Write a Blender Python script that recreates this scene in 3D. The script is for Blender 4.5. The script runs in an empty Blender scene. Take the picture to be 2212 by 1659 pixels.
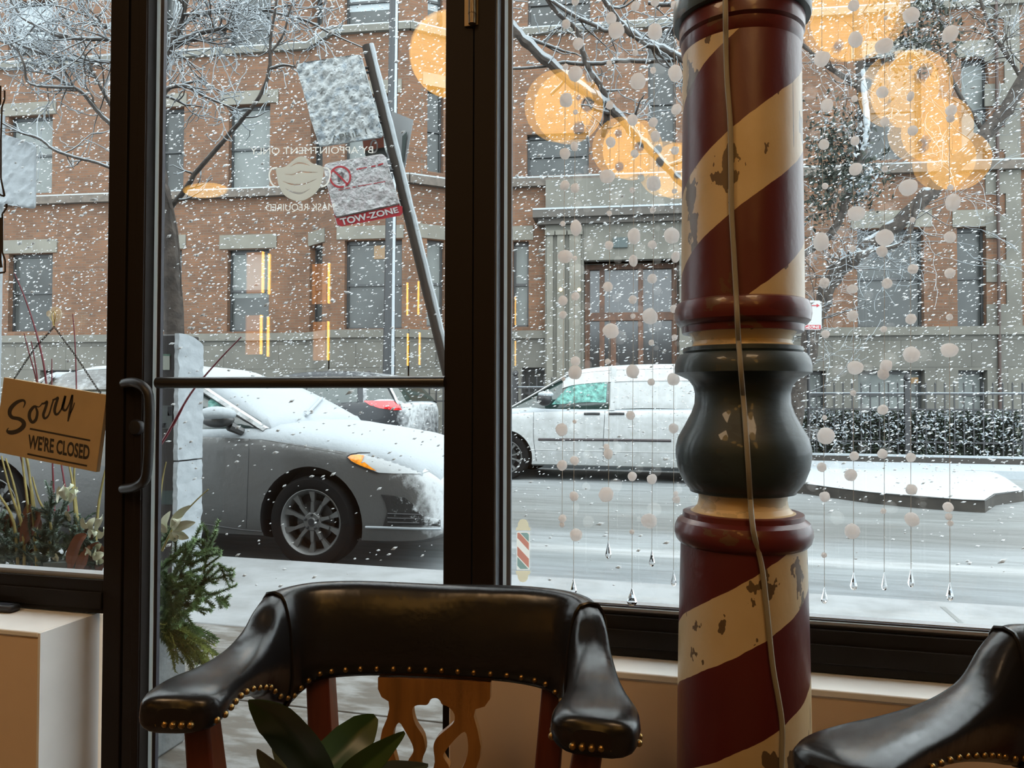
import bpy, bmesh, math, random
from mathutils import Vector as V, Matrix, noise
from mathutils.bvhtree import BVHTree
from mathutils.geometry import delaunay_2d_cdt
R = random.Random(7)
PI = math.pi
SC = bpy.context.scene
COL = SC.collection

# ---------------------------------------------------------------- camera
FPX = 1661.0
CAMZ = 1.10
CAM = V((0, 0, CAMZ))
YAW, PITCH, ROLL = math.radians(14.1), math.radians(1.15), 0.003
cd = bpy.data.cameras.new('camera'); cam = bpy.data.objects.new('camera', cd); COL.objects.link(cam)
CR = (Matrix.Rotation(YAW, 3, 'Z') @ Matrix.Rotation(PI/2+PITCH, 3, 'X') @ Matrix.Rotation(ROLL, 3, 'Z'))
cam.matrix_world = Matrix.Translation(CAM) @ CR.to_4x4()
cd.sensor_width = 36; cd.lens = FPX/2212*36; cd.clip_start = .02; cd.clip_end = 300
SC.camera = cam
# ---------------------------------------------------------------- world, light, exposure
w = bpy.data.worlds.new('overcast_sky'); SC.world = w; w.use_nodes = True
nt = w.node_tree; bg = nt.nodes['Background']
tc = nt.nodes.new('ShaderNodeTexCoord'); sp = nt.nodes.new('ShaderNodeSeparateXYZ')
rp = nt.nodes.new('ShaderNodeValToRGB'); mr = nt.nodes.new('ShaderNodeMapRange')
nt.links.new(tc.outputs['Generated'], sp.inputs[0]); nt.links.new(sp.outputs['Z'], mr.inputs['Value'])
mr.inputs['From Min'].default_value = -0.1
nt.links.new(mr.outputs[0], rp.inputs[0])
# overcast, with directional lift added from the shop side to brighten vertical snow and facade
dp = nt.nodes.new('ShaderNodeVectorMath'); dp.operation = 'DOT_PRODUCT'; dp.inputs[1].default_value = (.62, -.72, .30); nt.links.new(tc.outputs['Generated'], dp.inputs[0])
m2 = nt.nodes.new('ShaderNodeMapRange'); m2.inputs['From Min'].default_value = 0; m2.inputs['From Max'].default_value = 1; m2.inputs['To Min'].default_value = 1; m2.inputs['To Max'].default_value = 1.7
nt.links.new(dp.outputs['Value'], m2.inputs['Value'])
vm_ = nt.nodes.new('ShaderNodeVectorMath'); vm_.operation = 'SCALE'; nt.links.new(rp.outputs[0], vm_.inputs[0]); nt.links.new(m2.outputs[0], vm_.inputs['Scale']); nt.links.new(vm_.outputs[0], bg.inputs[0])
rp.color_ramp.elements[0].color = (.60, .68, .74, 1); rp.color_ramp.elements[1].color = (.90, .97, 1.0, 1)
bg.inputs[1].default_value = 4.9
SC.view_settings.view_transform = 'Standard'; SC.view_settings.look = 'None'
SC.view_settings.gamma = 1; SC.view_settings.use_curve_mapping = False
SC.view_settings.exposure = 0.0
LAMP_STRENGTH = 4.6

# ---------------------------------------------------------------- pixel helpers: real positions measured from the photo
def ray(px, py):
    return CR @ V(((px-1106)/FPX, (829.5-py)/FPX, -1.0))
def P(px, py, Y):
    d = ray(px, py); return CAM + d*(Y/d.y)
def PZ(px, py, z):
    d = ray(px, py); return CAM + d*((z-CAMZ)/d.z)
def PD(px, py, dep):
    return CAM + ray(px, py)*dep
FB = math.radians(6.0)
FE = V((math.cos(FB), math.sin(FB), 0)); FN = V((math.sin(FB), -math.cos(FB), 0)); F0 = V((-15, 17.2, 0))
def PF(px, py, off=0.0):
    d = ray(px, py); o = F0 + FN*off
    return CAM + d*((o-CAM).dot(FN)/d.dot(FN))
def FU(px, py, off=0.0):                      # facade coordinates u, z
    p = PF(px, py, off); return (p-F0).dot(FE), p.z
def FP(u, z, off=0.0):
    return F0 + FE*u + FN*off + V((0, 0, z))

# ---------------------------------------------------------------- materials
def mat(name, col, rough=.6, metal=0, spec=.5, var=0, vscale=8, bump=0, bscale=40, emit=None, estr=0, coat=0, trans=0, stretch=None, col2=None, alpha=1):
    m = bpy.data.materials.new(name); m.use_nodes = True
    n = m.node_tree; b = n.nodes['Principled BSDF']
    b.inputs['Base Color'].default_value = (*col, 1)
    b.inputs['Roughness'].default_value = rough; b.inputs['Metallic'].default_value = metal
    b.inputs['Specular IOR Level'].default_value = spec
    b.inputs['Coat Weight'].default_value = coat; b.inputs['Transmission Weight'].default_value = trans
    if emit: b.inputs['Emission Color'].default_value = (*emit, 1); b.inputs['Emission Strength'].default_value = estr
    if var or bump or col2:
        t = n.nodes.new('ShaderNodeTexCoord'); mp = n.nodes.new('ShaderNodeMapping')
        n.links.new(t.outputs['Object'], mp.inputs[0])
        if stretch: mp.inputs['Scale'].default_value = stretch
    if var or col2:
        x = n.nodes.new('ShaderNodeTexNoise'); x.inputs['Scale'].default_value = vscale; x.inputs['Detail'].default_value = 5
        n.links.new(mp.outputs[0], x.inputs['Vector'])
        r = n.nodes.new('ShaderNodeValToRGB')
        c2 = col2 or tuple(max(0, c*(1-var)) for c in col); c1 = col if col2 else tuple(min(1, c*(1+var)) for c in col)
        r.color_ramp.elements[0].position = .35; r.color_ramp.elements[1].position = .65
        r.color_ramp.elements[0].color = (*c2, 1); r.color_ramp.elements[1].color = (*c1, 1)
        n.links.new(x.outputs[0], r.inputs[0]); n.links.new(r.outputs[0], b.inputs['Base Color'])
    if bump:
        x = n.nodes.new('ShaderNodeTexNoise'); x.inputs['Scale'].default_value = bscale; x.inputs['Detail'].default_value = 3
        n.links.new(mp.outputs[0], x.inputs['Vector'])
        u = n.nodes.new('ShaderNodeBump'); u.inputs['Strength'].default_value = bump; u.inputs['Distance'].default_value = .02
        n.links.new(x.outputs[0], u.inputs['Height']); n.links.new(u.outputs[0], b.inputs['Normal'])
    return m
def nodes(m): return m.node_tree, m.node_tree.nodes, m.node_tree.links, m.node_tree.nodes['Principled BSDF']

SNOW = mat('snow', (.60, .655, .695), .85, bump=.25, bscale=30, spec=.2)
SNOWR = mat('crusted_snow', (.80, .85, .88), .85, bump=.9, bscale=22, spec=.2)
BRONZE = mat('dark_bronze_aluminium', (.011, .0075, .0055), .6, spec=.2)
BRONZE2 = mat('dark_bronze_frame', (.010, .0085, .008), .6, spec=.2)
ALU = mat('bright_aluminium', (.62, .66, .70), .35, .8)
RUBBER = mat('black_gasket', (.02, .02, .03), .5)
BLACKM = mat('black_metal', (.02, .02, .022), .4, .3)
WHITEP = mat('white_ledge_paint', (.80, .80, .78), .5, var=.04, vscale=6)
TAN = mat('tan_wall_paint', (.70, .54, .38), .7, var=.05, vscale=3)
CREAMW = mat('cream_side_paint', (.66, .62, .55), .65, var=.06, vscale=5)
SKIRT = mat('dark_room_paint', (.10, .075, .055), .8)
CEIL = mat('dark_ceiling_paint', (.06, .05, .045), .9)
FLOORM = mat('dark_floor_boards', (.10, .06, .035), .35, var=.3, vscale=3, stretch=(1, 12, 1))
LEATHER = mat('black_leather', (.012, .011, .011), .27, spec=.55, bump=.12, bscale=16)
BRASS = mat('antique_brass', (.42, .26, .09), .35, 1.0)
SPLATW = mat('honey_wood', (.24, .105, .026), .33, var=.25, vscale=5, stretch=(8, 8, 1), coat=.3)
REDW = mat('reddish_wood', (.10, .022, .010), .3, var=.3, vscale=6, stretch=(8, 8, 1), coat=.4)
INK = mat('dark_ink', (.035, .028, .022), .7)
STONE = mat('grey_limestone', (.205, .195, .165), .85, var=.15, vscale=1.2)
STONE2 = mat('pale_limestone', (.25, .235, .195), .85, var=.12, vscale=2)
WFRAME = mat('black_window_frame', (.045, .05, .052), .5)
WGLASS = mat('window_pane_glass', (.075, .082, .080), .2, spec=.35, var=.35, vscale=.7)
BLIND = mat('grey_blind', (.22, .24, .23), .6, var=.06, vscale=3)
WOODD = mat('brown_door_wood', (.17, .07, .032), .5, var=.3, vscale=6)
IRON = mat('black_iron', (.022, .022, .024), .5)
BARK = mat('dark_bark', (.075, .06, .05), .9, var=.4, vscale=14, bump=.5, bscale=30)
GREY_PAINT = mat('silver_grey_car_paint', (.36, .36, .36), .30, .35, coat=.3)
DARK_PAINT = mat('dark_grey_car_paint', (.07, .075, .085), .25, .3, coat=.6)
WHITE_PAINT = mat('white_car_paint', (.58, .59, .58), .35, 0, coat=.4)
CARGLASS = mat('car_window_glass', (.03, .055, .05), .08, spec=.9)
GREENGLASS = mat('greenish_frosted_window', (.13, .36, .31), .35, bump=.8, bscale=25, col2=(.03, .10, .09), vscale=16)
TYRE = mat('tyre_rubber', (.006, .006, .0065), .85, spec=.15)
RIM = mat('alloy_rim', (.22, .22, .215), .42, .6)
AMBERL = mat('amber_lens', (.85, .26, .015), .2, coat=.8, var=.3, vscale=40)
REDL = mat('red_lens', (.55, .015, .02), .15, coat=.8, var=.4, vscale=15)
CHROME = mat('dark_chrome', (.25, .25, .26), .2, .9)
COTTON = mat('cotton_ball', (.93, .90, .89), .95, spec=.1, bump=.35, bscale=120)
n_, N_, L_, B_ = nodes(COTTON)
tl = N_.new('ShaderNodeBsdfTranslucent'); tl.inputs[0].default_value = (1, .98, .97, 1)
mx = N_.new('ShaderNodeMixShader'); mx.inputs[0].default_value = .68
L_.new(B_.outputs[0], mx.inputs[1]); L_.new(tl.outputs[0], mx.inputs[2]); L_.new(mx.outputs[0], N_['Material Output'].inputs[0])
B_.inputs['Sheen Weight'].default_value = .9; B_.inputs['Sheen Roughness'].default_value = .35
THREAD = mat('pale_thread', (.55, .55, .52), .6)
CRYSTAL = mat('crystal_glass', (.95, .97, 1), .02, trans=1)
CORD = mat('beige_cable', (.27, .235, .155), .5)
LEAFD = mat('dark_green_leaf', (.018, .045, .010), .35, var=.35, vscale=10)
LEAFG = mat('grey_green_leaf', (.07, .09, .065), .45)
FIR = mat('fir_needles', (.10, .17, .06), .6, var=.4, vscale=20)
FIRY = mat('yellow_green_cedar', (.20, .24, .06), .6, var=.3, vscale=20)
FIRB = mat('blue_green_spruce', (.13, .19, .15), .6, var=.3, vscale=20)
MAGN = mat('brown_magnolia_leaf', (.15, .052, .028), .4, var=.35, vscale=15)
EUCA = mat('pale_cream_leaf', (.58, .60, .46), .5, var=.1, vscale=10)
YTWIG = mat('yellow_twig', (.30, .25, .085), .5, var=.25, vscale=30)
RTWIG = mat('red_twig', (.17, .02, .035), .45)
HEDGEL = mat('hedge_leaf', (.045, .065, .04), .5, var=.4, vscale=5)
PLANTER = mat('weathered_grey_planter', (.17, .18, .18), .6, var=.3, vscale=6, bump=.2)
DECAL = mat('frosted_cream_decal', (.55, .55, .50), .6)
def translucent(m, col, f):
    n, N, L, B = nodes(m); t = N.new('ShaderNodeBsdfTranslucent'); t.inputs[0].default_value = (*col, 1); x = N.new('ShaderNodeMixShader'); x.inputs[0].default_value = f
    L.new(B.outputs[0], x.inputs[1]); L.new(t.outputs[0], x.inputs[2]); L.new(x.outputs[0], N['Material Output'].inputs[0]); return m
translucent(DECAL, (.80, .79, .74), .75)
BEADM = translucent(mat('pale_glazing_tape', (.75, .80, .85), .5), (.95, 1, 1), .8)
def emis(name, col, s):
    m = bpy.data.materials.new(name); m.use_nodes = True
    b = m.node_tree.nodes['Principled BSDF']; b.inputs['Base Color'].default_value = (.12, .10, .08, 1)
    b.inputs['Emission Color'].default_value = (*col, 1); b.inputs['Emission Strength'].default_value = s
    return m
LAMPM = emis('warm_lamp_globe', (1, .50, .10), LAMP_STRENGTH)
TUBEM = emis('amber_led_tube', (1, .46, .06), 13)
GLOWM = emis('amber_wall_glow', (1, .36, .07), 1.6)
WARMWIN = emis('warm_lit_room', (.9, .5, .12), .35)

def glassmat(name, fac):
    m = bpy.data.materials.new(name); m.use_nodes = True
    n = m.node_tree; n.nodes.remove(n.nodes['Principled BSDF'])
    tr = n.nodes.new('ShaderNodeBsdfTransparent'); tr.inputs[0].default_value = (.985, .99, .985, 1)
    gl = n.nodes.new('ShaderNodeBsdfGlossy'); gl.inputs['Roughness'].default_value = 0.0
    lw = n.nodes.new('ShaderNodeLayerWeight'); lw.inputs[0].default_value = .12
    ma = n.nodes.new('ShaderNodeMath'); ma.operation = 'MULTIPLY_ADD'; ma.inputs[1].default_value = .14; ma.inputs[2].default_value = fac
    n.links.new(lw.outputs['Fresnel'], ma.inputs[0])
    mx = n.nodes.new('ShaderNodeMixShader')
    n.links.new(ma.outputs[0], mx.inputs[0]); n.links.new(tr.outputs[0], mx.inputs[1]); n.links.new(gl.outputs[0], mx.inputs[2])
    n.links.new(mx.outputs[0], n.nodes['Material Output'].inputs[0])
    return m
GLASS = glassmat('clear_glazing', .055)

# brick
def brickmat(name, c1, c2, cm, scale=1.0):
    m = bpy.data.materials.new(name); m.use_nodes = True
    n, N, L, B = nodes(m)
    t = N.new('ShaderNodeTexCoord'); mp = N.new('ShaderNodeMapping'); L.new(t.outputs['UV'], mp.inputs[0])
    b = N.new('ShaderNodeTexBrick'); L.new(mp.outputs[0], b.inputs['Vector'])
    b.inputs['Color1'].default_value = (*c1, 1); b.inputs['Color2'].default_value = (*c2, 1); b.inputs['Mortar'].default_value = (*cm, 1)
    b.inputs['Scale'].default_value = 1; b.inputs['Brick Width'].default_value = .21; b.inputs['Row Height'].default_value = .068
    b.inputs['Mortar Size'].default_value = .006; b.inputs['Bias'].default_value = 0
    x = N.new('ShaderNodeTexNoise'); x.inputs['Scale'].default_value = 1.3; x.inputs['Detail'].default_value = 6; L.new(mp.outputs[0], x.inputs['Vector'])
    mixn = N.new('ShaderNodeMix'); mixn.data_type = 'RGBA'; mixn.blend_type = 'MULTIPLY'; mixn.inputs[0].default_value = .55
    r = N.new('ShaderNodeValToRGB'); r.color_ramp.elements[0].position = .3; r.color_ramp.elements[1].position = .7
    r.color_ramp.elements[0].color = (.55, .55, .55, 1); r.color_ramp.elements[1].color = (1.1, 1.1, 1.1, 1)
    L.new(x.outputs[0], r.inputs[0]); L.new(b.outputs[0], mixn.inputs[6]); L.new(r.outputs[0], mixn.inputs[7])
    L.new(mixn.outputs[2], B.inputs['Base Color']); B.inputs['Roughness'].default_value = .9
    return m
BRICK = brickmat('brown_brick', (.27, .125, .062), (.18, .09, .05), (.20, .155, .12))

# ---------------------------------------------------------------- mesh builder
class MB:
    def __init__(s): s.v = []; s.f = []; s.mi = []; s.uv = None; s.m = 0
    def add(s, vs, fs):
        o = len(s.v); s.v += [tuple(v) for v in vs]
        for f in fs: s.f.append([i+o for i in f]); s.mi.append(s.m)
    def box(s, a, b, M=None):
        x0, y0, z0 = a; x1, y1, z1 = b
        vs = [V(p) for p in ((x0,y0,z0),(x1,y0,z0),(x1,y1,z0),(x0,y1,z0),(x0,y0,z1),(x1,y0,z1),(x1,y1,z1),(x0,y1,z1))]
        if M: vs = [M @ v for v in vs]
        s.add(vs, [(0,3,2,1),(4,5,6,7),(0,1,5,4),(1,2,6,5),(2,3,7,6),(3,0,4,7)])
    def hexa(s, q, off):                       # quad q (4 pts) and its copy moved by off
        q = [V(p) for p in q]; vs = q + [p+V(off) for p in q]
        s.add(vs, [(0,3,2,1),(4,5,6,7),(0,1,5,4),(1,2,6,5),(2,3,7,6),(3,0,4,7)])
    def tube(s, pts, rad, n=8, cap=True, flat=1.0):
        pts = [V(p) for p in pts]; N = len(pts)
        if not hasattr(rad, '__len__'): rad = [rad]*N
        up = V((0, 0, 1)); rings = []; prev = None
        for i, p in enumerate(pts):
            t = (pts[min(i+1, N-1)] - pts[max(i-1, 0)])
            t = t.normalized() if t.length > 1e-9 else V((0, 0, 1))
            if prev is None:
                a = t.cross(up) if abs(t.z) < .95 else t.cross(V((0, 1, 0)))
                a.normalize()
            else:
                a = prev - t*prev.dot(t)
                a = a.normalized() if a.length > 1e-6 else t.orthogonal().normalized()
            prev = a; b = a.cross(t)
            rings.append([p + (a*math.cos(2*PI*k/n) + b*math.sin(2*PI*k/n)*flat)*rad[i] for k in range(n)])
        o = len(s.v)
        vs = [v for r in rings for v in r]; fs = []
        for i in range(N-1):
            for k in range(n):
                k2 = (k+1) % n; fs.append((i*n+k, i*n+k2, (i+1)*n+k2, (i+1)*n+k))
        if cap: fs.append(tuple(range(n))[::-1]); fs.append(tuple((N-1)*n+k for k in range(n)))
        s.add(vs, fs)
    def lathe(s, prof, c=(0, 0, 0), n=48, axis=None, caps=True):   # prof [(r,z)]
        M = Matrix.Translation(c) @ (axis.to_4x4() if axis else Matrix.Identity(4))
        vs = []; fs = []
        for r, z in prof:
            for k in range(n):
                a = 2*PI*k/n; vs.append(M @ V((r*math.cos(a), r*math.sin(a), z)))
        for i in range(len(prof)-1):
            for k in range(n):
                k2 = (k+1) % n; fs.append((i*n+k, i*n+k2, (i+1)*n+k2, (i+1)*n+k))
        if caps: fs.append(tuple(range(n))[::-1]); fs.append(tuple((len(prof)-1)*n+k for k in range(n)))
        s.add(vs, fs)
    def grid(s, rows, closed=False):           # rows of equal-length point lists
        n = len(rows[0]); vs = [p for r in rows for p in r]; fs = []
        for i in range(len(rows)-1):
            for k in range(n if closed else n-1):
                k2 = (k+1) % n; fs.append((i*n+k, i*n+k2, (i+1)*n+k2, (i+1)*n+k))
        s.add(vs, fs)
    def quad(s, a, b, c, d): s.add([a, b, c, d], [(0, 1, 2, 3)])
    def ball(s, c, r, n=8, sc=(1, 1, 1)):
        prof = [(max(1e-4, math.sin(PI*i/n))*r, -math.cos(PI*i/n)*r) for i in range(n+1)]
        o = len(s.v); s.lathe(prof, (0, 0, 0), n=n+2)
        for i in range(o, len(s.v)):
            v = s.v[i]; s.v[i] = (v[0]*sc[0]+c[0], v[1]*sc[1]+c[1], v[2]*sc[2]+c[2])
    def build(s, name, m, parent=None, smooth=True, origin=None, bevel=0, sharp=40, uvf=None, local=False):
        me = bpy.data.meshes.new(name)
        if origin is None:
            if parent is not None and not local: origin = parent.matrix_world.translation
            else: origin = V((0, 0, 0))
        ox, oy, oz = origin
        inv = None
        if parent is not None and not local:
            inv = PM[parent.name].inverted() if parent.name in PM else None
        if inv is not None: vs = [inv @ V(v) for v in s.v]
        else: vs = [(v[0]-ox, v[1]-oy, v[2]-oz) for v in s.v]
        me.from_pydata(vs, [], s.f)
        ms = m if isinstance(m, (list, tuple)) else [m]
        for x in ms: me.materials.append(x)
        if len(ms) > 1: me.polygons.foreach_set('material_index', s.mi)
        if smooth:
            me.polygons.foreach_set('use_smooth', [True]*len(me.polygons)); me.set_sharp_from_angle(angle=math.radians(sharp))
        if uvf:
            uv = me.uv_layers.new(name='UVMap')
            for l in me.loops: uv.data[l.index].uv = uvf(V(s.v[l.vertex_index]))
        me.update()
        o = bpy.data.objects.new(name, me); COL.objects.link(o)
        if parent is not None:
            o.parent = parent
            PM[o.name] = PM.get(parent.name, Matrix.Identity(4)).copy()
        else:
            o.location = origin; PM[o.name] = Matrix.Translation(origin)
        if bevel:
            b = o.modifiers.new('bevel', 'BEVEL'); b.width = bevel; b.segments = 2; b.limit_method = 'ANGLE'; b.angle_limit = .6
            b.harden_normals = False
        return o
PM = {}                                        # world matrices of parents (no depsgraph update needed)
def empty(name, loc, label=None, cat=None, group=None, rz=0, kind=None):
    o = bpy.data.objects.new(name, None); COL.objects.link(o); o.empty_display_size = .1
    o.location = loc; o.rotation_euler = (0, 0, rz)
    PM[o.name] = Matrix.Translation(loc) @ Matrix.Rotation(rz, 4, 'Z')
    return tag(o, label, cat, group, kind)
def tag(o, label=None, cat=None, group=None, kind=None):
    if label: o['label'] = label
    if cat: o['category'] = cat
    if group: o['group'] = group
    if kind: o['kind'] = kind
    return o
def ico(name, r, seed, sub=3, amp=.14):
    bm = bmesh.new(); bmesh.ops.create_icosphere(bm, subdivisions=sub, radius=1)
    for v in bm.verts:
        d = noise.noise(v.co*1.1+V((seed*7.3, seed, 0)))*amp + noise.noise(v.co*3.5+V((seed, 0, 0)))*amp*.35
        v.co *= r*(1+d)
    me = bpy.data.meshes.new(name); bm.to_mesh(me); bm.free()
    me.polygons.foreach_set('use_smooth', [True]*len(me.polygons))
    return me
def pip(x, y, L):
    c = False; n = len(L)
    for i in range(n):
        x1, y1 = L[i-1][0], L[i-1][1]; x2, y2 = L[i][0], L[i][1]
        if (y1 > y) != (y2 > y) and x < (x2-x1)*(y-y1)/(y2-y1)+x1: c = not c
    return c
def fill2d(loop, step=None, holes=()):
    vs = [V(p[:2]) for p in loop]; n = len(vs); edges = [(i, (i+1) % n) for i in range(n)]
    for h in holes:
        o = len(vs); vs += [V(p[:2]) for p in h]; k = len(h); edges += [(o+i, o+(i+1) % k) for i in range(k)]
    if step:
        xs = [p[0] for p in loop]; ys = [p[1] for p in loop]
        y = min(ys)+step/2
        while y < max(ys):
            x = min(xs)+step/2
            while x < max(xs):
                if pip(x, y, loop): vs.append(V((x, y)))
                x += step
            y += step
    r = delaunay_2d_cdt(vs, edges, [], 0, 1e-7); out = []
    for f in r[2]:
        cx = sum(r[0][i].x for i in f)/len(f); cy = sum(r[0][i].y for i in f)/len(f)
        if pip(cx, cy, loop) and not any(pip(cx, cy, h) for h in holes): out.append(f)
    return r[0], out
def plate(loop, holes, to3, thick, mb=None):
    """2D outline with holes -> solid plate; to3 maps (x,y) to a point, thick = offset vector to the back"""
    mb = mb or MB(); hs = list(holes); r = fill2d(loop, None, hs)
    fr = [to3(p.x, p.y) for p in r[0]]; n = len(fr); T = V(thick)
    fs = [tuple(f) for f in r[1]]
    mb.add(fr + [p+T for p in fr], fs + [tuple(i+n for i in f[::-1]) for f in fs])
    for l in [loop]+hs:
        k = len(l); q = [to3(p[0], p[1]) for p in l]
        mb.add(q + [p+T for p in q], [(i, i+k, (i+1) % k+k, (i+1) % k) for i in range(k)])
    return mb
def smooth_closed(pts, sub=4):
    n = len(pts); out = []
    for i in range(n):
        p0, p1, p2, p3 = pts[i-1], pts[i], pts[(i+1) % n], pts[(i+2) % n]
        for k in range(sub):
            t = k/sub
            out.append(tuple(.5*((2*p1[j]) + (-p0[j]+p2[j])*t + (2*p0[j]-5*p1[j]+4*p2[j]-p3[j])*t*t + (-p0[j]+3*p1[j]-3*p2[j]+p3[j])*t**3) for j in range(2)))
    return out
def spline(pts, sub=5):
    n = len(pts); out = []
    for i in range(n-1):
        p0, p1, p2, p3 = pts[max(i-1, 0)], pts[i], pts[i+1], pts[min(i+2, n-1)]
        for k in range(sub):
            t = k/sub
            out.append(tuple(.5*((2*p1[j]) + (-p0[j]+p2[j])*t + (2*p0[j]-5*p1[j]+4*p2[j]-p3[j])*t*t + (-p0[j]+3*p1[j]-3*p2[j]+p3[j])*t**3) for j in range(len(p1))))
    out.append(tuple(pts[-1])); return out
def ribbon(pts, to3, mb):                      # pts (x,y,width) in pixels -> flat stroke
    pts = spline(pts, 6); L = []; Rr = []
    for i, p in enumerate(pts):
        a = pts[max(i-1, 0)]; b = pts[min(i+1, len(pts)-1)]; dx, dy = b[0]-a[0], b[1]-a[1]; d = math.hypot(dx, dy) or 1
        nx, ny = -dy/d*p[2]/2, dx/d*p[2]/2
        L.append(to3(p[0]+nx, p[1]+ny)); Rr.append(to3(p[0]-nx, p[1]-ny))
    mb.grid([L, Rr])
def text_quad(s, TL, TR, BR, BL, to3, mb, mirror=False, bold=0, spacing=1):
    c = bpy.data.curves.new('t', 'FONT'); c.body = s; c.size = 1; c.offset = bold; c.resolution_u = 3; c.space_character = spacing
    o = bpy.data.objects.new('t', c); me = bpy.data.meshes.new_from_object(o)
    xs = [v.co.x for v in me.vertices]; ys = [v.co.y for v in me.vertices]
    x0, x1, y0, y1 = min(xs), max(xs), min(ys), max(ys); vs = []
    for v in me.vertices:
        u = (v.co.x-x0)/(x1-x0); t = 1-(v.co.y-y0)/(y1-y0)
        if mirror: u = 1-u
        x = (TL[0]*(1-u)+TR[0]*u)*(1-t)+(BL[0]*(1-u)+BR[0]*u)*t
        y = (TL[1]*(1-u)+TR[1]*u)*(1-t)+(BL[1]*(1-u)+BR[1]*u)*t
        vs.append(to3(x, y))
    mb.add(vs, [tuple(p.vertices) for p in me.polygons])
    bpy.data.objects.remove(o); bpy.data.curves.remove(c); bpy.data.meshes.remove(me)
def copy_tree(o, parent=None):
    c = o.copy(); COL.objects.link(c); c.parent = parent
    if parent is None: PM[c.name] = PM[o.name].copy()
    for ch in [x for x in COL.objects if x.parent == o]: copy_tree(ch, c)
    return c
# ================================================================ ROOM SHELL
YG = 1.70                                      # glazing plane
RX0, RX1, RY0, CZ = -5.6, 4.2, -6.4, 3.85
def S(o, label=None): return tag(o, label, None, None, 'structure')
mb = MB(); mb.box((RX0-.2, RY0-.2, -.25), (RX1+.2, YG+.12, 0)); S(mb.build('floor', FLOORM))
mb = MB(); mb.box((RX0-.2, RY0-.2, CZ), (RX1+.2, YG+.12, CZ+.2)); S(mb.build('ceiling', CEIL))
mb = MB(); mb.box((RX0-.2, RY0-.2, 0), (RX0, YG+.12, CZ)); S(mb.build('wall_left', SKIRT))
mb = MB(); mb.box((RX1, RY0-.2, 0), (RX1+.2, YG+.12, CZ)); S(mb.build('wall_right', SKIRT))
mb = MB(); mb.box((RX0, RY0-.2, 0), (RX1, RY0, CZ)); S(mb.build('wall_back', SKIRT))
# x positions of the frame lines at the glazing plane
def GX(px, py=860, Y=YG): return P(px, py, Y).x
YF_ = YG-.05
xL0, xL1, xL2 = GX(228, 860, YF_), GX(268, 860, YF_), GX(329, 860, YG-.014)      # jamb | door stile | door glass
xR1, xR2, xR3 = GX(956, 860, YF_), GX(1021, 860, YF_), GX(1068, 860, YF_)    # door glass end | hinge line | jamb end
TOP = 3.2
# low front walls under the windows
mb = MB(); mb.m = 0
x1 = -1.525
mb.box((RX0, 1.50, 0), (x1, YG+.05, .535))
S(mb.build('wall_front_left', TAN, bevel=.004))
mb = MB(); mb.box((RX0, 1.495, .535), (x1, YG-.02, .548)); S(mb.build('trim_1', WHITEP, bevel=.003))
mb = MB(); mb.box((x1-.001, 1.497, 0), (x1+.006, YG-.02, .546)); S(mb.build('trim_2', WHITEP))
xw = P(971, 1500, 1.57).x
mb = MB(); mb.box((xw, 1.565, 0), (RX1, YG+.05, .54)); S(mb.build('wall_front_right', TAN, bevel=.004))
mb = MB(); mb.box((xw-.002, 1.56, .54), (RX1, YG-.02, .555)); S(mb.build('trim_3', WHITEP, bevel=.003))
mb = MB(); mb.box((RX0, YG-.02, TOP), (RX1, YG+.12, CZ)); S(mb.build('wall_front_top', SKIRT))

def pane(name, x0, x1, z0, z1, parent, double=True):
    mb = MB(); mb.box((x0, YG, z0), (x1, YG+.004, z1)); a = mb.build(name, GLASS, parent, smooth=False)
    if double:
        c = V(((x0+x1)/2, YG+.026, (z0+z1)/2)); M = Matrix.Translation(c) @ Matrix.Rotation(math.radians(.55), 4, 'Z') @ Matrix.Rotation(math.radians(.12), 4, 'X') @ Matrix.Translation(-c)
        mb = MB(); mb.box((x0, YG+.024, z0), (x1, YG+.028, z1), M); mb.build(name, GLASS, parent, smooth=False)
YF, YB = YG-.05, YG+.013                        # frame front and back faces
# ---- window 1 (left of the door)
w1 = S(empty('window_1', (-2.5, YG, .54), 'left shop window in a dark bronze frame above the white ledge'))
zs = P(120, 1290, YF).z
z1b, z1t = .553, P(200, 1252, YF).z
mb = MB(); mb.box((RX0, YF, z1b), (xL0, YB, z1t)); mb.box((RX0, YF-.006, z1b+.012), (xL0, YF, z1t-.03)); mb.build('bottom_rail', BRONZE2, w1, bevel=.002)
mb = MB(); mb.box((RX0, YF+.01, z1t), (xL0-.001, YG-.004, z1t+.012)); mb.build('glazing_bead', ALU, w1)
mb = MB(); mb.box((RX0, YF, TOP-.08), (xL0, YB, TOP)); mb.build('top_rail', BRONZE2, w1)
mb = MB(); mb.box((RX0, YF, z1t), (RX0+.06, YB, TOP)); mb.build('side_rail', BRONZE2, w1)
pane('pane', RX0, xL0+.004, z1t, TOP-.08, w1)
# black lettering at the left edge of the glass
to = lambda x, y: P(x, y, YG-.001)
mb = MB()
for st in ([(1, 185, 4), (1, 222, 4), (-4, 236, 4)], [(10, 195, 4), (10, 215, 4), (4, 232, 4), (2, 300, 4), (2, 385, 4), (8, 415, 5), (10, 424, 4), (2, 422, 4), (-6, 416, 4)],
           [(14, 440, 5), (14, 450, 4), (5, 462, 4), (5, 545, 4), (11, 562, 4), (11, 588, 4), (-5, 590, 4)], [(2, 470, 5), (1, 560, 5), (3, 578, 6)]):
    for i in range(len(st)-1):
        a, b = st[i], st[i+1]; ribbon([a, ((a[0]+b[0])/2, (a[1]+b[1])/2, a[2]), b], to, mb)
o = mb.build('outlined_lettering', INK, w1); o['label'] = 'edge of black outlined lettering on the glass'
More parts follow.
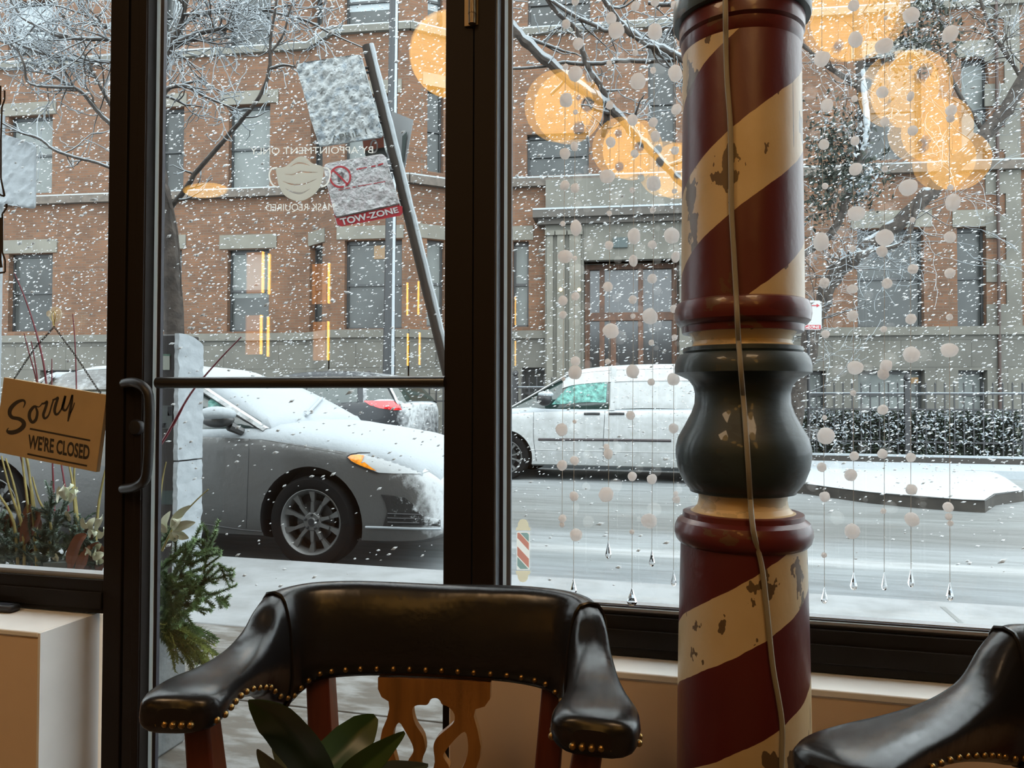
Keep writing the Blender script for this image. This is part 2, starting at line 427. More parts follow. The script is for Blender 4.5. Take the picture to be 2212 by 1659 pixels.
# ---- frame post left of the door
dj = S(empty('trim_4', ((xL0+xL1)/2, YG, 0), 'dark bronze post between left window and door'))
mb = MB(); mb.box((xL0, YF, 0), (xL1-.002, YB, TOP)); mb.build('post', BRONZE, dj, bevel=.002)
# ---- door
dr = S(empty('door_1', ((xL1+xR2)/2, YG, 0), 'glass shop door in dark bronze frame with push bar and pull handle'))
mb = MB(); mb.box((xL1+.002, YF+.004, .01), (xL2, YB, 2.9)); mb.box((xL1+.03, YF, .01), (xL2-.002, YF+.004, 2.9)); mb.build('stile', BRONZE, dr, bevel=.0015)
mb = MB(); mb.box((xR1+.002, YF+.004, .01), (xR2-.003, YB, 2.9)); mb.build('stile', BRONZE, dr, bevel=.0015)
mb = MB(); mb.box((xL2, YF+.004, .01), (xR1, YB, .12)); mb.build('bottom_rail', BRONZE, dr)
mb = MB(); mb.box((xL2, YF+.004, 2.8), (xR1, YB, 2.9)); mb.build('top_rail', BRONZE, dr)
mb = MB(); mb.box((xL2, YG-.014, .12), (xL2+.010, YG-.001, 2.8)); o = mb.build('glazing_bead', BEADM, dr); o['label'] = 'bright metal glazing bead'
mb = MB(); mb.box((xL2+.010, YG-.012, .12), (xL2+.020, YG-.001, 2.8)); mb.build('gasket', RUBBER, dr)
mb = MB(); mb.box((xR1-.003, YF+.03, .12), (xR1+.002, YG-.004, 2.8)); mb.build('gasket', RUBBER, dr)
mb = MB(); mb.box((xL2, YG, .12), (xR1, YG+.004, 2.8)); mb.build('pane', GLASS, dr, smooth=False)
c = V(((xL2+xR1)/2, YG+.026, 1.4)); M = Matrix.Identity(4)
mb = MB(); mb.box((xL2+.004, YG+.009, .12), (xR1-.004, YG+.012, 2.8), M); mb.build('pane', GLASS, dr, smooth=False)
# push bar
a, b = P(340, 827, YG-.045), P(962, 825, YG-.045); b.z = a.z = (a.z+b.z)/2
mb = MB(); mb.tube([a, b], .0138, 16)
for q in (a, b): mb.tube([q, q+V((0, .045, 0))], .009, 10)
o = mb.build('push_bar', mat('satin_dark_bar', (.06, .06, .06), .3, .7), dr); o['label'] = 'horizontal dark metal push bar'
# pull handle
hp = [(268, 828), (290, 826), (312, 838), (322, 862), (322, 940), (318, 1015), (310, 1040), (290, 1052), (266, 1056)]
yy = [YF-.012, YF-.035, YF-.05, YF-.052, YF-.052, YF-.052, YF-.05, YF-.035, YF-.012]
pts = spline([tuple(P(p[0], p[1], y)) for p, y in zip(hp, yy)], 5)
pts = [(pts[0][0], YF+.004, pts[0][2])] + pts + [(pts[-1][0], YF+.004, pts[-1][2])]
mb = MB(); mb.tube(pts, .0118, 14)
o = mb.build('pull_handle', mat('black_satin_handle', (.013, .012, .012), .42, .1), dr); o['label'] = 'curved dark pull handle'
q = P(295, 923, YF); mb = MB(); mb.lathe([(.021, 0), (.021, .006), (.017, .012), (.008, .013)], q+V((0, .004, 0)), 20, Matrix.Rotation(PI/2, 3, 'X')); mb.build('lock_cylinder', BLACKM, dr)
# hinge
q = P(1020, 25, YF-.008); mb = MB(); mb.tube([q-V((0, 0, .028)), q+V((0, 0, .06))], .0085, 14); mb.tube([q-V((0, 0, .005)), q+V((0, 0, .001))], .0095, 14)
mb.box((q.x-.02, YF-.002, q.z-.028), (q.x+.012, YF+.006, q.z+.06)); mb.build('hinge', mat('aged_brass_hinge', (.16, .12, .07), .4, .7), dr)
# mask decal and lettering on the door glass
to = lambda x, y: P(x, y, YG-.001)
outl = smooth_closed([(597, 364), (616, 360), (636, 344), (648, 338), (660, 340), (675, 353), (697, 360), (698, 375), (692, 400), (680, 418), (660, 431), (646, 434), (632, 432), (614, 421), (602, 400), (598, 380)], 4)
def slit(pts, w):
    a = spline(pts, 5); up = [(x, y-w/2*math.sin(PI*i/(len(a)-1))-.15) for i, (x, y) in enumerate(a)]; dn = [(x, y+w/2*math.sin(PI*i/(len(a)-1))+.15) for i, (x, y) in enumerate(a)]
    return up + dn[::-1]
holes = [slit([(626, 361), (640, 353), (655, 353), (670, 358)], 3), slit([(614, 376), (632, 377), (648, 371), (664, 372), (688, 372)], 3),
         slit([(610, 391), (630, 398), (655, 398), (685, 386)], 3), slit([(616, 407), (632, 415), (652, 417), (672, 406)], 4)]
mb = plate(outl, holes, to, (0, .0006, 0))
for st in ([(599, 362, 3), (588, 364, 3.4), (582, 374, 3.4), (583, 388, 3.4), (590, 400, 3.4), (601, 405, 3)], [(697, 362, 3), (708, 364, 3.4), (713, 374, 3.4), (711, 388, 3.4), (705, 399, 3.4), (694, 404, 3)]):
    ribbon(st, to, mb)
o = mb.build('mask_decal', DECAL, dr, smooth=False); o['label'] = 'cream face mask decal on the door glass'
mb = MB(); text_quad('BY APPOINTMENT ONLY', (541, 319), (806, 316), (806, 331), (541, 334), to, mb, True)
mb.m = 0; text_quad('MASK REQUIRED', (574, 441), (722, 439), (722, 457), (574, 459), to, mb, True)
o = mb.build('door_lettering', DECAL, dr, smooth=False); o['label'] = 'thin cream lettering, reversed from inside, above and below the mask decal'
# ---- post right of the door and window 2
xA = GX(1080, 860, YG-.014)
dj = S(empty('trim_5', ((xR2+xA)/2, YG, 0), 'dark bronze post between door and right window'))
mb = MB(); mb.box((xR2, YF, 0), (xR3, YG-.016, TOP)); mb.box((xR2, YG-.016, 0), (xA-.001, YB, TOP)); mb.build('post', BRONZE, dj, bevel=.002)
w2 = S(empty('window_2', (2, YG, .55), 'large right shop window with dark frame'))
z2t = P(1330, 1316, YF).z; z2b = .5565
mb = MB(); mb.box((xR3, YF+.004, z2t), (xR3+.003, YG-.015, TOP)); mb.build('side_rail', mat('daylit_post_side', (.13, .15, .175), .5, .1), w2)  # side face of the bronze post, daylight on it put into a lighter grey
mb = MB(); mb.box((xA, YG-.014, z2t), (xA+.008, YG-.001, TOP)); mb.build('gasket', RUBBER, w2)
mb = MB(); mb.box((xA+.008, YG-.013, z2t), (xA+.0155, YG-.001, TOP)); o = mb.build('glazing_bead', BEADM, w2)
mb = MB(); mb.box((xA+.0155, YG-.011, z2t), (xA+.025, YG-.001, TOP)); mb.build('gasket', mat('grey_gasket', (.09, .10, .115), .5), w2)
mb = MB(); mb.box((xR3+.004, YF, z2b), (RX1, YB, z2t-.012)); mb.box((xR3+.004, YF-.006, z2b+.02), (RX1, YF, z2t-.04)); mb.box((xR3+.004, YF+.004, z2t-.012), (RX1, YB, z2t-.004)); mb.build('bottom_rail', BRONZE2, w2, bevel=.002)
mb = MB(); mb.box((xA, YF+.006, z2t-.004), (RX1, YG-.004, z2t+.002)); mb.box((xA, YF+.02, z2t+.005), (RX1, YG-.004, z2t+.007)); mb.build('glazing_bead', ALU, w2)
mb = MB(); mb.box((xA, YF+.012, z2t+.001), (RX1, YG-.003, z2t+.005)); mb.build('gasket', RUBBER, w2)
mb = MB(); mb.box((xA, YF, TOP-.08), (RX1, YB, TOP)); mb.build('top_rail', BRONZE2, w2)
pane('pane', xA+.01, RX1, z2t, TOP-.08, w2)
# barber pole sticker
mb = MB(); mb.m = 0
mb.m = 0
def poly(pts): 
    vs, fs = fill2d(pts); mb.add([to(v.x, v.y) for v in vs], [tuple(f) for f in fs])
poly([(1114, 1146), (1115, 1140), (1118, 1138), (1119, 1130), (1123, 1123), (1130, 1121), (1137, 1123), (1141, 1130), (1142, 1138), (1145, 1140), (1146, 1146)])
poly([(1114, 1233), (1146, 1233), (1145, 1240), (1141, 1242), (1140, 1250), (1136, 1256), (1130, 1258), (1123, 1256), (1119, 1250), (1118, 1242), (1115, 1240)])
mb.m = 1; poly([(1116, 1149), (1144, 1149), (1144, 1231), (1116, 1231)])
to_ = to; to = lambda x, y: P(x, y, YG-.0018)
def band(y0, y1, m, sl=27):                   # diagonal stripe clipped to the body
    mb.m = m; x0, x1, t0, t1 = 1117.5, 1142.5, 1151, 1229
    q = [(x0, y0), (x1, y0+sl), (x1, y1+sl), (x0, y1)]
    def clip(q, ins, itx):
        out = []
        for i in range(len(q)):
            a, b = q[i-1], q[i]
            if ins(a) != ins(b): out.append(itx(a, b))
            if ins(b): out.append(b)
        return out
    for t, sgn in ((t0, 1), (t1, -1)):
        q = clip(q, lambda p: (p[1]-t)*sgn >= 0, lambda a, b: (a[0]+(b[0]-a[0])*(t-a[1])/(b[1]-a[1]), t))
        if len(q) < 3: return
    vs, fs = fill2d(q); mb.add([to(v.x, v.y) for v in vs], [tuple(f) for f in fs])
for k, m in ((-2, 3), (-1, 2), (0, 3), (1, 2), (2, 1), (3, 2)): pass
band(1128, 1144, 3); band(1146, 1162, 2); band(1180, 1200, 2); band(1203, 1222, 3); band(1112, 1126, 2)
o = mb.build('barber_pole_sticker', [translucent(mat('sticker_cream', (.62, .56, .42), .6), (.75, .68, .5), .7), translucent(mat('sticker_white', (.74, .74, .70), .6), (.9, .9, .85), .7), translucent(mat('sticker_coral', (.70, .32, .27), .6), (.85, .40, .33), .7), translucent(mat('sticker_teal', (.28, .45, .45), .6), (.38, .55, .55), .7)], w2, smooth=False)
o['label'] = 'small barber pole sticker with coral and teal stripes on the glass'
to = to_

# ================================================================ LAMPS inside (seen as reflections in the glass)
def lamp_at(px, py, i, lab):
    d = (3.0-CAMZ)*FPX/(863-py); q = PD(px, py, d); y = 2*YG-q.y
    t = empty('globe_pendant_lamp', (q.x, y, 3.0), lab, 'lamp', 'amber globe pendants')
    m = MB(); r = .225; m.lathe([(max(.001, r*math.sin(PI*k/20)), 3.0-r*math.cos(PI*k/20)) for k in range(21)], (q.x, y, 0), 32); m.build('globe', LAMPM, t)
    m = MB(); m.tube([(q.x, y, 3.22), (q.x, y, CZ-.02)], .005, 6); m.build('cable', BLACKM, t)
    m = MB(); m.lathe([(.05, CZ-.03), (.06, CZ-.001)], (q.x, y, 0), 16); m.build('ceiling_rose', BLACKM, t)
labs = ['amber globe lamp reflected at the right edge of the door glass', 'amber globe lamp reflected in the window just right of the frame post', 'amber globe lamp reflected below the snowy branch',
        'amber globe lamp reflected half behind the barber pole', 'largest amber globe lamp, reflected at the top right', 'amber globe lamp reflected second from the top right',
        'amber globe lamp reflected third down the right row', 'lowest amber globe lamp reflected in the right row']
for i, (px, py) in enumerate([(972, 118), (1228, 233), (1366, 322), (1462, 368), (1856, 22), (1968, 190), (2024, 277), (2072, 345)]): lamp_at(px, py, i, labs[i])
# flat saucer lamp
q = PD(443, 415, 5.2); y = 2*YG-q.y
t = empty('saucer_lamp', (q.x, y, q.z), 'flat amber saucer lamp reflected edge on at the left of the door', 'lamp')
m = MB(); M3 = Matrix.Rotation(math.radians(-10), 3, 'Y'); m.lathe([(.001, -.012), (.08, -.008), (.135, .01), (.14, .016), (.10, .022), (.001, .024)], (q.x, y, q.z), 32, M3); m.build('shade', emis('amber_saucer', (1, .5, .08), 3.4), t)
m = MB(); m.tube([(q.x, y, q.z+.02), (q.x, y, CZ)], .004, 6); m.build('cable', BLACKM, t)
# wall mirror lights: LED tubes on a rear partition
YV = 6.2; yl = 2*YG-YV
def tube_lamp(px, y0, y1, glow, lab, wd=.010):
    a, b = P(px, y0, YV), P(px, y1, YV); t = empty('led_tube_lamp', (a.x, yl, b.z), lab, 'lamp', 'vertical amber tube lights on the rear wall panels')
    m = MB(); m.tube([(a.x, yl, b.z), (a.x, yl, a.z)], wd, 10); m.build('tube', TUBEM, t)
    m = MB(); m.box((a.x-.016, yl-.035, b.z-.015), (a.x+.016, yl-.012, a.z+.015)); m.build('housing', BLACKM, t)
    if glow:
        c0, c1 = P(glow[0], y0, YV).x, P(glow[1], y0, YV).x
        m = MB(); m.box((min(c0, c1), yl-.022, b.z), (max(c0, c1), yl-.014, a.z)); m.build('glow_panel', GLOWM, t)  # emissive panel standing in for the glow of the wall around the tube
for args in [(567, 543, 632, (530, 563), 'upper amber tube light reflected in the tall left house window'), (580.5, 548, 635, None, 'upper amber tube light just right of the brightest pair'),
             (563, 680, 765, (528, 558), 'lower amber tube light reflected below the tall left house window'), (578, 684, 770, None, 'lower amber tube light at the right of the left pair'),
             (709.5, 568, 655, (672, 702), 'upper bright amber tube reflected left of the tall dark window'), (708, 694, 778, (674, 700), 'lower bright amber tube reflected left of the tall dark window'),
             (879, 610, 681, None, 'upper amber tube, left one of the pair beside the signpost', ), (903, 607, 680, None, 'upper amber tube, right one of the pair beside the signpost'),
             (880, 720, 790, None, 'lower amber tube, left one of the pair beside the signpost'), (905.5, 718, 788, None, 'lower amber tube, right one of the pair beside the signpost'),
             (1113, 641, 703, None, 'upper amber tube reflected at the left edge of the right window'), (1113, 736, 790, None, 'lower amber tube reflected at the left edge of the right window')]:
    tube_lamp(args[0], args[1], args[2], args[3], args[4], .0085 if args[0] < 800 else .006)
m = MB(); x0, x1 = P(480, 500, YV).x, P(1175, 500, YV).x
m.box((x0, yl-.12, 0), (x1, yl-.04, 2.6)); S(m.build('wall_partition', SKIRT))
# unseen fill panels added at the ceiling to brighten the window side of the room
PANELM = emis('warm_fill_panel', (1, .68, .40), 15)
for xx, lb in ((.8, 'unseen warm fill panel added above the right armchair'), (-2.0, 'unseen warm fill panel added above the left ledge')):
    t = empty('ceiling_fill_panel', (xx, -.9, CZ), lb, 'lamp')
    m = MB(); m.box((xx-.5, -1.3, CZ-.05), (xx+.5, -.5, CZ-.002)); m.build('housing', BLACKM, t)
    m = MB(); m.box((xx-.47, -1.27, CZ-.056), (xx+.47, -.53, CZ-.049)); m.build('glow_panel', PANELM, t)
# ================================================================ BARBER POLE
pc = PD(1603, 863, 1.30); pcx, pcy = pc.x, pc.y
DP = 1.30
def pz(y): return P(1603, y, pcy-.10).z        # height of the front surface
def pr(w): return w/2*DP/FPX*.965
pole = empty('barber_pole', (pcx, pcy, 0), 'tall weathered wooden barber pole with red and cream spiral stripes', 'barber pole')
def lz(y): return P(1603, y, pcy).z
def stripes(name, z0, per, whitefrac, pitch):
    m = bpy.data.materials.new(name); m.use_nodes = True; n, N, L, B = nodes(m)
    t = N.new('ShaderNodeTexCoord'); s = N.new('ShaderNodeSeparateXYZ'); L.new(t.outputs['Object'], s.inputs[0])
    def M(op, a, b=None, c=None):
        k = N.new('ShaderNodeMath'); k.operation = op
        for i, v in enumerate((a, b, c)):
            if v is None: continue
            if isinstance(v, (int, float)): k.inputs[i].default_value = v
            else: L.new(v, k.inputs[i])
        return k.outputs[0]
    th0 = math.atan2(-pcx, -pcy)               # direction towards the room
    # angle measured from the room-facing side, positive to the right
    ca, sa = math.cos(-th0), math.sin(-th0)
    # rotate so that the camera side is -Y
    fx = -pcx/math.hypot(pcx, pcy); fy = -pcy/math.hypot(pcx, pcy)   # unit vector to camera
    rx, ry = -fy, fx                                                 # right as seen from the camera
    X = M('ADD', M('MULTIPLY', s.outputs[0], rx), M('MULTIPLY', s.outputs[1], ry))
    Y = M('ADD', M('MULTIPLY', s.outputs[0], fx), M('MULTIPLY', s.outputs[1], fy))
    ang = M('ARCTAN2', X, Y)
    nz = N.new('ShaderNodeTexNoise'); nz.inputs['Scale'].default_value = 25; L.new(t.outputs['Object'], nz.inputs[0])
    zz = M('ADD', s.outputs[2], M('MULTIPLY', M('SUBTRACT', nz.outputs[0], .5), .008))
    q = M('DIVIDE', M('SUBTRACT', M('SUBTRACT', zz, M('MULTIPLY', ang, pitch/(2*PI))), z0), per)
    fr = M('FRACT', q); msk = M('LESS_THAN', fr, whitefrac)
    chip = N.new('ShaderNodeTexNoise'); chip.inputs['Scale'].default_value = 15; chip.inputs['Detail'].default_value = 4; chip.inputs['Roughness'].default_value = .55
    mp = N.new('ShaderNodeMapping'); mp.inputs['Scale'].default_value = (1.4, 1.4, .8); L.new(t.outputs['Object'], mp.inputs[0]); L.new(mp.outputs[0], chip.inputs[0])
    ch = M('GREATER_THAN', chip.outputs[0], .59)
    fine = N.new('ShaderNodeTexNoise'); fine.inputs['Scale'].default_value = 5; fine.inputs['Detail'].default_value = 8; L.new(t.outputs['Object'], fine.inputs[0])
    red = N.new('ShaderNodeValToRGB'); red.color_ramp.elements[0].color = (.075, .009, .009, 1); red.color_ramp.elements[1].color = (.115, .016, .012, 1); L.new(fine.outputs[0], red.inputs[0])
    wh = N.new('ShaderNodeValToRGB'); wh.color_ramp.elements[0].position = .3; wh.color_ramp.elements[0].color = (.50, .36, .17, 1); wh.color_ramp.elements[1].position = .6; wh.color_ramp.elements[1].color = (.62, .49, .29, 1); L.new(fine.outputs[0], wh.inputs[0])
    def mix(f, a, b):
        k = N.new('ShaderNodeMix'); k.data_type = 'RGBA'; L.new(f, k.inputs[0])
        for i, v in ((6, a), (7, b)):
            if isinstance(v, tuple): k.inputs[i].default_value = v
            else: L.new(v, k.inputs[i])
        return k.outputs[2]
    whc = mix(ch, wh.outputs[0], (.13, .085, .045, 1))
    ch2 = M('GREATER_THAN', chip.outputs[0], .68)
    redc = mix(ch2, red.outputs[0], (.10, .035, .015, 1))
    # thin vertical cracks
    cr = N.new('ShaderNodeTexNoise'); cr.inputs['Scale'].default_value = 3; mp2 = N.new('ShaderNodeMapping'); mp2.inputs['Scale'].default_value = (16, 16, .5); L.new(t.outputs['Object'], mp2.inputs[0]); L.new(mp2.outputs[0], cr.inputs[0])
    crk = M('LESS_THAN', M('ABSOLUTE', M('SUBTRACT', cr.outputs[0], .72)), .006)
    col = mix(crk, mix(msk, redc, whc), (.03, .015, .01, 1))
    L.new(col, B.inputs['Base Color']); B.inputs['Roughness'].default_value = .38; B.inputs['Coat Weight'].default_value = .25; B.inputs['Coat Roughness'].default_value = .3
    bp = N.new('ShaderNodeBump'); bp.inputs['Strength'].default_value = .5; bp.inputs['Distance'].default_value = .004; bp.invert = True
    L.new(chip.outputs[0], bp.inputs['Height']); L.new(bp.outputs[0], B.inputs['Normal'])
    return m
def worn(name, col, chipc, rough=.4, thr=.66, sc=14):
    m = mat(name, col, rough, coat=.25); n, N, L, B = nodes(m)
    t = N.new('ShaderNodeTexCoord'); c = N.new('ShaderNodeTexNoise'); c.inputs['Scale'].default_value = sc; c.inputs['Detail'].default_value = 5
    mp = N.new('ShaderNodeMapping'); mp.inputs['Scale'].default_value = (1, 1, 2.2); L.new(t.outputs['Object'], mp.inputs[0]); L.new(mp.outputs[0], c.inputs[0])
    r = N.new('ShaderNodeValToRGB'); r.color_ramp.interpolation = 'CONSTANT'
    r.color_ramp.elements[0].color = (*col, 1); e = r.color_ramp.elements[1]; e.position = thr; e.color = (*chipc, 1)
    e2 = r.color_ramp.elements.new(.45); e2.color = (*[min(1, k*1.25) for k in col], 1)
    L.new(c.outputs[0], r.inputs[0]); L.new(r.outputs[0], B.inputs['Base Color']); 
    bp = N.new('ShaderNodeBump'); bp.inputs['Strength'].default_value = .35; bp.inputs['Distance'].default_value = .004; L.new(c.outputs[0], bp.inputs['Height']); L.new(bp.outputs[0], B.inputs['Normal'])
    return m
TEAL = worn('worn_dark_teal_paint', (.016, .028, .032), (.09, .04, .02), .48, .70)
TEALTOP = worn('worn_green_grey_paint', (.035, .050, .045), (.10, .08, .06), .5, .64)
REDP = worn('worn_oxblood_paint', (.085, .011, .009), (.11, .05, .025), .35, .66)
CREAMP = worn('worn_cream_paint', (.56, .42, .22), (.16, .10, .06), .5, .66)
def seg(name, prof, m, lab=None, n=64):        # prof: (pixel width, pixel y)
    b = MB(); pts = [(pr(wd), lz(y)) for wd, y in prof][::-1]
    b.lathe(pts, (pcx, pcy, 0), n); o = b.build(name, m, pole, sharp=28)
    if lab: o['label'] = lab
    return o
ang2 = lambda px: math.degrees(math.asin(px))
k = lz(258)-lz(645)
zs_up = lz(440)
seg('cap_base', [(150, -40), (190, -12), (200, 6)], TEALTOP)
seg('top_cap', [(200, 6), (296, 8), (300, 14), (300, 48), (296, 52), (262, 53)], TEALTOP, 'grey green top ring')
seg('upper_collar', [(270, 52), (274, 60), (272, 84), (258, 90), (266, 92), (262, 112), (256, 118)], REDP, 'oxblood moulded collar')
seg('upper_shaft', [(257, 112), (258, 200), (261, 350), (264, 500), (266, 658)], stripes('red_and_cream_stripes', pz(440), pz(258)-pz(645), .47, (pz(0)-pz(620))), 'upper shaft with red and cream spiral stripes')
seg('red_ring', [(266, 652), (284, 656), (294, 668), (296, 682), (290, 696), (276, 704), (266, 706), (264, 715), (262, 720)], REDP, 'oxblood ring')
seg('cream_neck', [(256, 713), (236, 718), (218, 728), (212, 738), (216, 746), (240, 752)], CREAMP, 'chipped cream neck')
seg('vase', [(240, 750), (258, 752), (260, 760), (256, 764), (274, 766), (290, 778), (296, 792), (296, 806), (270, 812), (236, 820), (214, 834), (206, 850), (208, 872), (222, 892), (252, 920), (280, 944), (292, 966), (292, 985), (284, 1010), (264, 1036), (240, 1052), (232, 1056), (228, 1062), (190, 1066)], TEAL, 'dark teal vase shaped turning')
seg('cream_neck', [(200, 1060), (192, 1066), (190, 1078), (196, 1092), (214, 1102), (250, 1108)], CREAMP, 'lower cream neck')
seg('red_ring', [(250, 1104), (260, 1106), (262, 1116), (268, 1118), (284, 1124), (296, 1138), (298, 1150), (290, 1164), (276, 1172), (268, 1174)], REDP, 'lower oxblood ring')
seg('lower_shaft', [(270, 1170), (274, 1250), (279, 1350), (284, 1480), (288, 1659), (292, 1900), (296, 2150)], stripes('red_and_cream_lower_stripes', pz(1410), pz(1261)-pz(1618), .42, (pz(1000)-pz(1560))), 'lower shaft with red and cream spiral stripes')
zl = lz(2150)
b = MB(); b.lathe([(.17, .0), (.17, .06), (.13, .09), (pr(296), max(.12, zl+.002))], (pcx, pcy, 0), 48); b.build('foot', REDP, pole)
# beige cable running down the front
PR = [(200, 0), (300, 14), (300, 48), (272, 60), (272, 84), (262, 112), (258, 200), (261, 350), (264, 500), (266, 650), (296, 682), (262, 716), (218, 730), (216, 745), (258, 756), (296, 795), (270, 812), (214, 834), (206, 855), (222, 892), (280, 944), (292, 975), (284, 1010), (240, 1052), (192, 1070), (214, 1102), (260, 1112), (298, 1148), (268, 1176), (279, 1350), (288, 1659), (290, 1800)]
def radat(y):
    for a, b in zip(PR, PR[1:]):
        if a[1] <= y <= b[1]: return pr(a[0]+(b[0]-a[0])*(y-a[1])/(b[1]-a[1]))
    return pr(290)
cpts = [(1566, -60), (1567, 0), (1568, 100), (1571, 180), (1577, 260), (1579, 360), (1580, 450), (1586, 560), (1591, 650), (1594, 716), (1598, 770), (1603, 830), (1609, 900), (1616, 1000), (1621, 1080), (1628, 1150), (1645, 1220), (1654, 1290), (1664, 1390), (1671, 1450), (1689, 1560), (1689, 1659), (1692, 1760)]
fx, fy = -pcx/math.hypot(pcx, pcy), -pcy/math.hypot(pcx, pcy)
out = []
for x, y in spline(cpts, 6):
    r = max(radat(y), radat(y-9), radat(y+9), max(radat(y-26), radat(y+26))-.008) + .0055
    d = ray(x, y); d2 = V((d.x, d.y)); c2 = V((pcx, pcy))
    A = d2.dot(d2); Bq = -2*d2.dot(c2); Cq = c2.dot(c2)-r*r; disc = max(0, Bq*Bq-4*A*Cq); tt = (-Bq-math.sqrt(disc))/(2*A)
    out.append(CAM+d*tt)
top = out[0]; bot = out[-1]
b = MB(); b.tube([V((top.x, top.y, CZ-.01)), V((top.x, top.y, top.z+.1))] + out + [V((bot.x, bot.y, .02)), V((bot.x-.02, bot.y-.05, .012)), V((bot.x-.4, bot.y-.1, .012))], .0042, 8)
tag(b.build('electrical_cable', CORD), 'thin beige cable running down the front of the barber pole', 'cable')

# ================================================================ WAITING CHAIRS (horseshoe backs)
RW = V((math.cos(YAW), math.sin(YAW), 0)); FW = V((-math.sin(YAW), math.cos(YAW), 0))   # camera right / forward on the floor
EYE = CAMZ
def chair(name, origin, ang, label, group, alen=.80, lf=.020):
    """local: x = sitter-facing viewer's right, -y = front (towards arm tips), origin on the floor under the back centre"""
    t = empty(name, origin, label, 'armchair', group, ang)
    lift = lambda b: lf*min(1, max(0, (b-.05)/.06))
    # stations along the right half: a (x), b (forward), ztop, zbot, half thickness, roundness
    st = [(0, -.030, .776, .628, .027), (.08, -.027, .775, .628, .027), (.16, -.018, .773, .627, .027), (.225, -.002, .770, .622, .028), (.262, .018, .768, .606, .029), (.282, .045, .764, .592, .030), (.291, .078, .742, .594, .031), (.296, .115, .717, .607, .033), (.299, .16, .701, .621, .036), (.302, .21, .694, .634, .040), (.305, .26, .693, .641, .045), (.306, .31, .696, .643, .052), (.305, .35, .697, .642, .056), (.303, .38, .695, .642, .054), (.301, .397, .690, .645, .044), (.300, .405, .680, .655, .024)]
    st = [(s[0]*.895, s[1] if s[1] < .08 else .08+(s[1]-.08)*alen, s[2]+lift(s[1])+(.012*min(1, max(0, (s[0]-.03)/.2)) if s[1] < .09 else 0), s[3]+lift(s[1]), s[4]) for s in st]
    full = [(-s[0],)+s[1:] for s in st[:0:-1]] + st
    path = [tuple(x) for x in spline([tuple(s) for s in full], 5)]
    n = 20; rows = []
    for i, s in enumerate(path):
        p, q = path[max(i-1, 0)], path[min(i+1, len(path)-1)]
        tx, ty = q[0]-p[0], -(q[1]-p[1]); d = math.hypot(tx, ty) or 1; nx, ny = -ty/d, tx/d
        zc, hz = (s[2]+s[3])/2, (s[2]-s[3])/2; ring = []
        for k in range(n):
            a = 2*PI*k/n; ca, sa = math.cos(a), math.sin(a)
            u = math.copysign(abs(ca)**.62, ca)*s[4]; v = math.copysign(abs(sa)**.72, sa)*hz
            wr = noise.noise(V((s[0]*9, s[1]*9, a)))*.0022
            lean = (v/hz)*.012*max(0, 1-s[1]/.1) if s[1] < .1 else 0   # top leans outwards
            ring.append(V((s[0]+nx*(u+wr+lean), -s[1]+ny*(u+wr+lean), zc+v)))
        rows.append(ring)
    m = MB(); m.grid(rows, True); m.add(rows[0], [tuple(range(n))]); m.add(rows[-1], [tuple(range(n))[::-1]])
    o = m.build('backrest_and_arms', LEATHER, t, local=True, sharp=80); o['label'] = 'padded black leather horseshoe back and armrests'
    # piping seams at the corners
    for sg in (-1, 1):
        i = min(range(len(path)), key=lambda j: abs(path[j][0]-sg*.259)+abs(path[j][1]-.047))
        ring = rows[i]; pts = [ring[k % n]*1.0 for k in range(n)]
        c = sum(pts, V((0, 0, 0)))/n; pts = [c+(p-c)*1.03 for p in pts]; pts.append(pts[0])
        m = MB(); m.tube(pts, .0032, 6, cap=False); m.build('piping', LEATHER, t, local=True)
    # nail heads along the lower edge of the inner face and around the arms
    me = None
    def nail(p):
        nonlocal me
        if me is None:
            b = MB(); b.ball((0, 0, 0), .0047, 6, (1, 1, 1)); o = b.build('nail_head', BRASS, t, local=True); me = o.data
        else:
            o = bpy.data.objects.new('nail_head', me); COL.objects.link(o); o.parent = t
        o.location = p; return o
    L = 0; nxt = 0; last = None
    for i, s in enumerate(path):
        ring = rows[i]
        # inner side = side facing the sitter: choose ring point with lower z quarter
        cc = sum(ring, V((0, 0, 0)))/n; rc = math.hypot(cc.x, cc.y+.20); zt_n = s[3]+.016
        ins = sorted([v for v in ring if math.hypot(v.x, v.y+.20) < rc], key=lambda v: v.z); inner = ins[0]
        for va, vb in zip(ins, ins[1:]):
            if va.z <= zt_n <= vb.z: inner = va.lerp(vb, (zt_n-va.z)/max(1e-6, vb.z-va.z)); break
        if last is not None: L += (V((s[0], s[1], 0))-last).length
        last = V((s[0], s[1], 0))
        if L >= nxt and s[1] < .08+.305*alen:
            nail(inner); nxt = L+.0178
    for sg in (-1, 1):                          # outer side and front of each arm tip
        for i, s in enumerate(path):
            if s[0]*sg > .2 and .08+.12*alen < s[1] < .08+.295*alen and i % 3 == 0:
                ring = rows[i]; outer = max([v for v in ring if abs(v.z-(s[3]+.016)) < .010] or ring, key=lambda v: v.x*sg)
                nail(outer)
        tip = path[-1] if sg > 0 else path[0]
        for k in range(-2, 3): nail(V((tip[0]+k*.0115, -(.0815+.325*alen)+abs(k)*.0015, .659+lf)))
    # seat
    m = MB(); rows2 = []
    for zz, sc in ((.385, .96), (.40, 1), (.44, 1.0), (.462, .97), (.475, .85), (.482, .5), (.484, .01)):
        rows2.append([V((math.copysign(abs(math.cos(a))**.6, math.cos(a))*.255*sc, -.20+math.copysign(abs(math.sin(a))**.6, math.sin(a))*.235*sc, zz)) for a in [2*PI*k/32 for k in range(32)]])
    m.grid(rows2, True); m.build('seat', LEATHER, t, local=True)
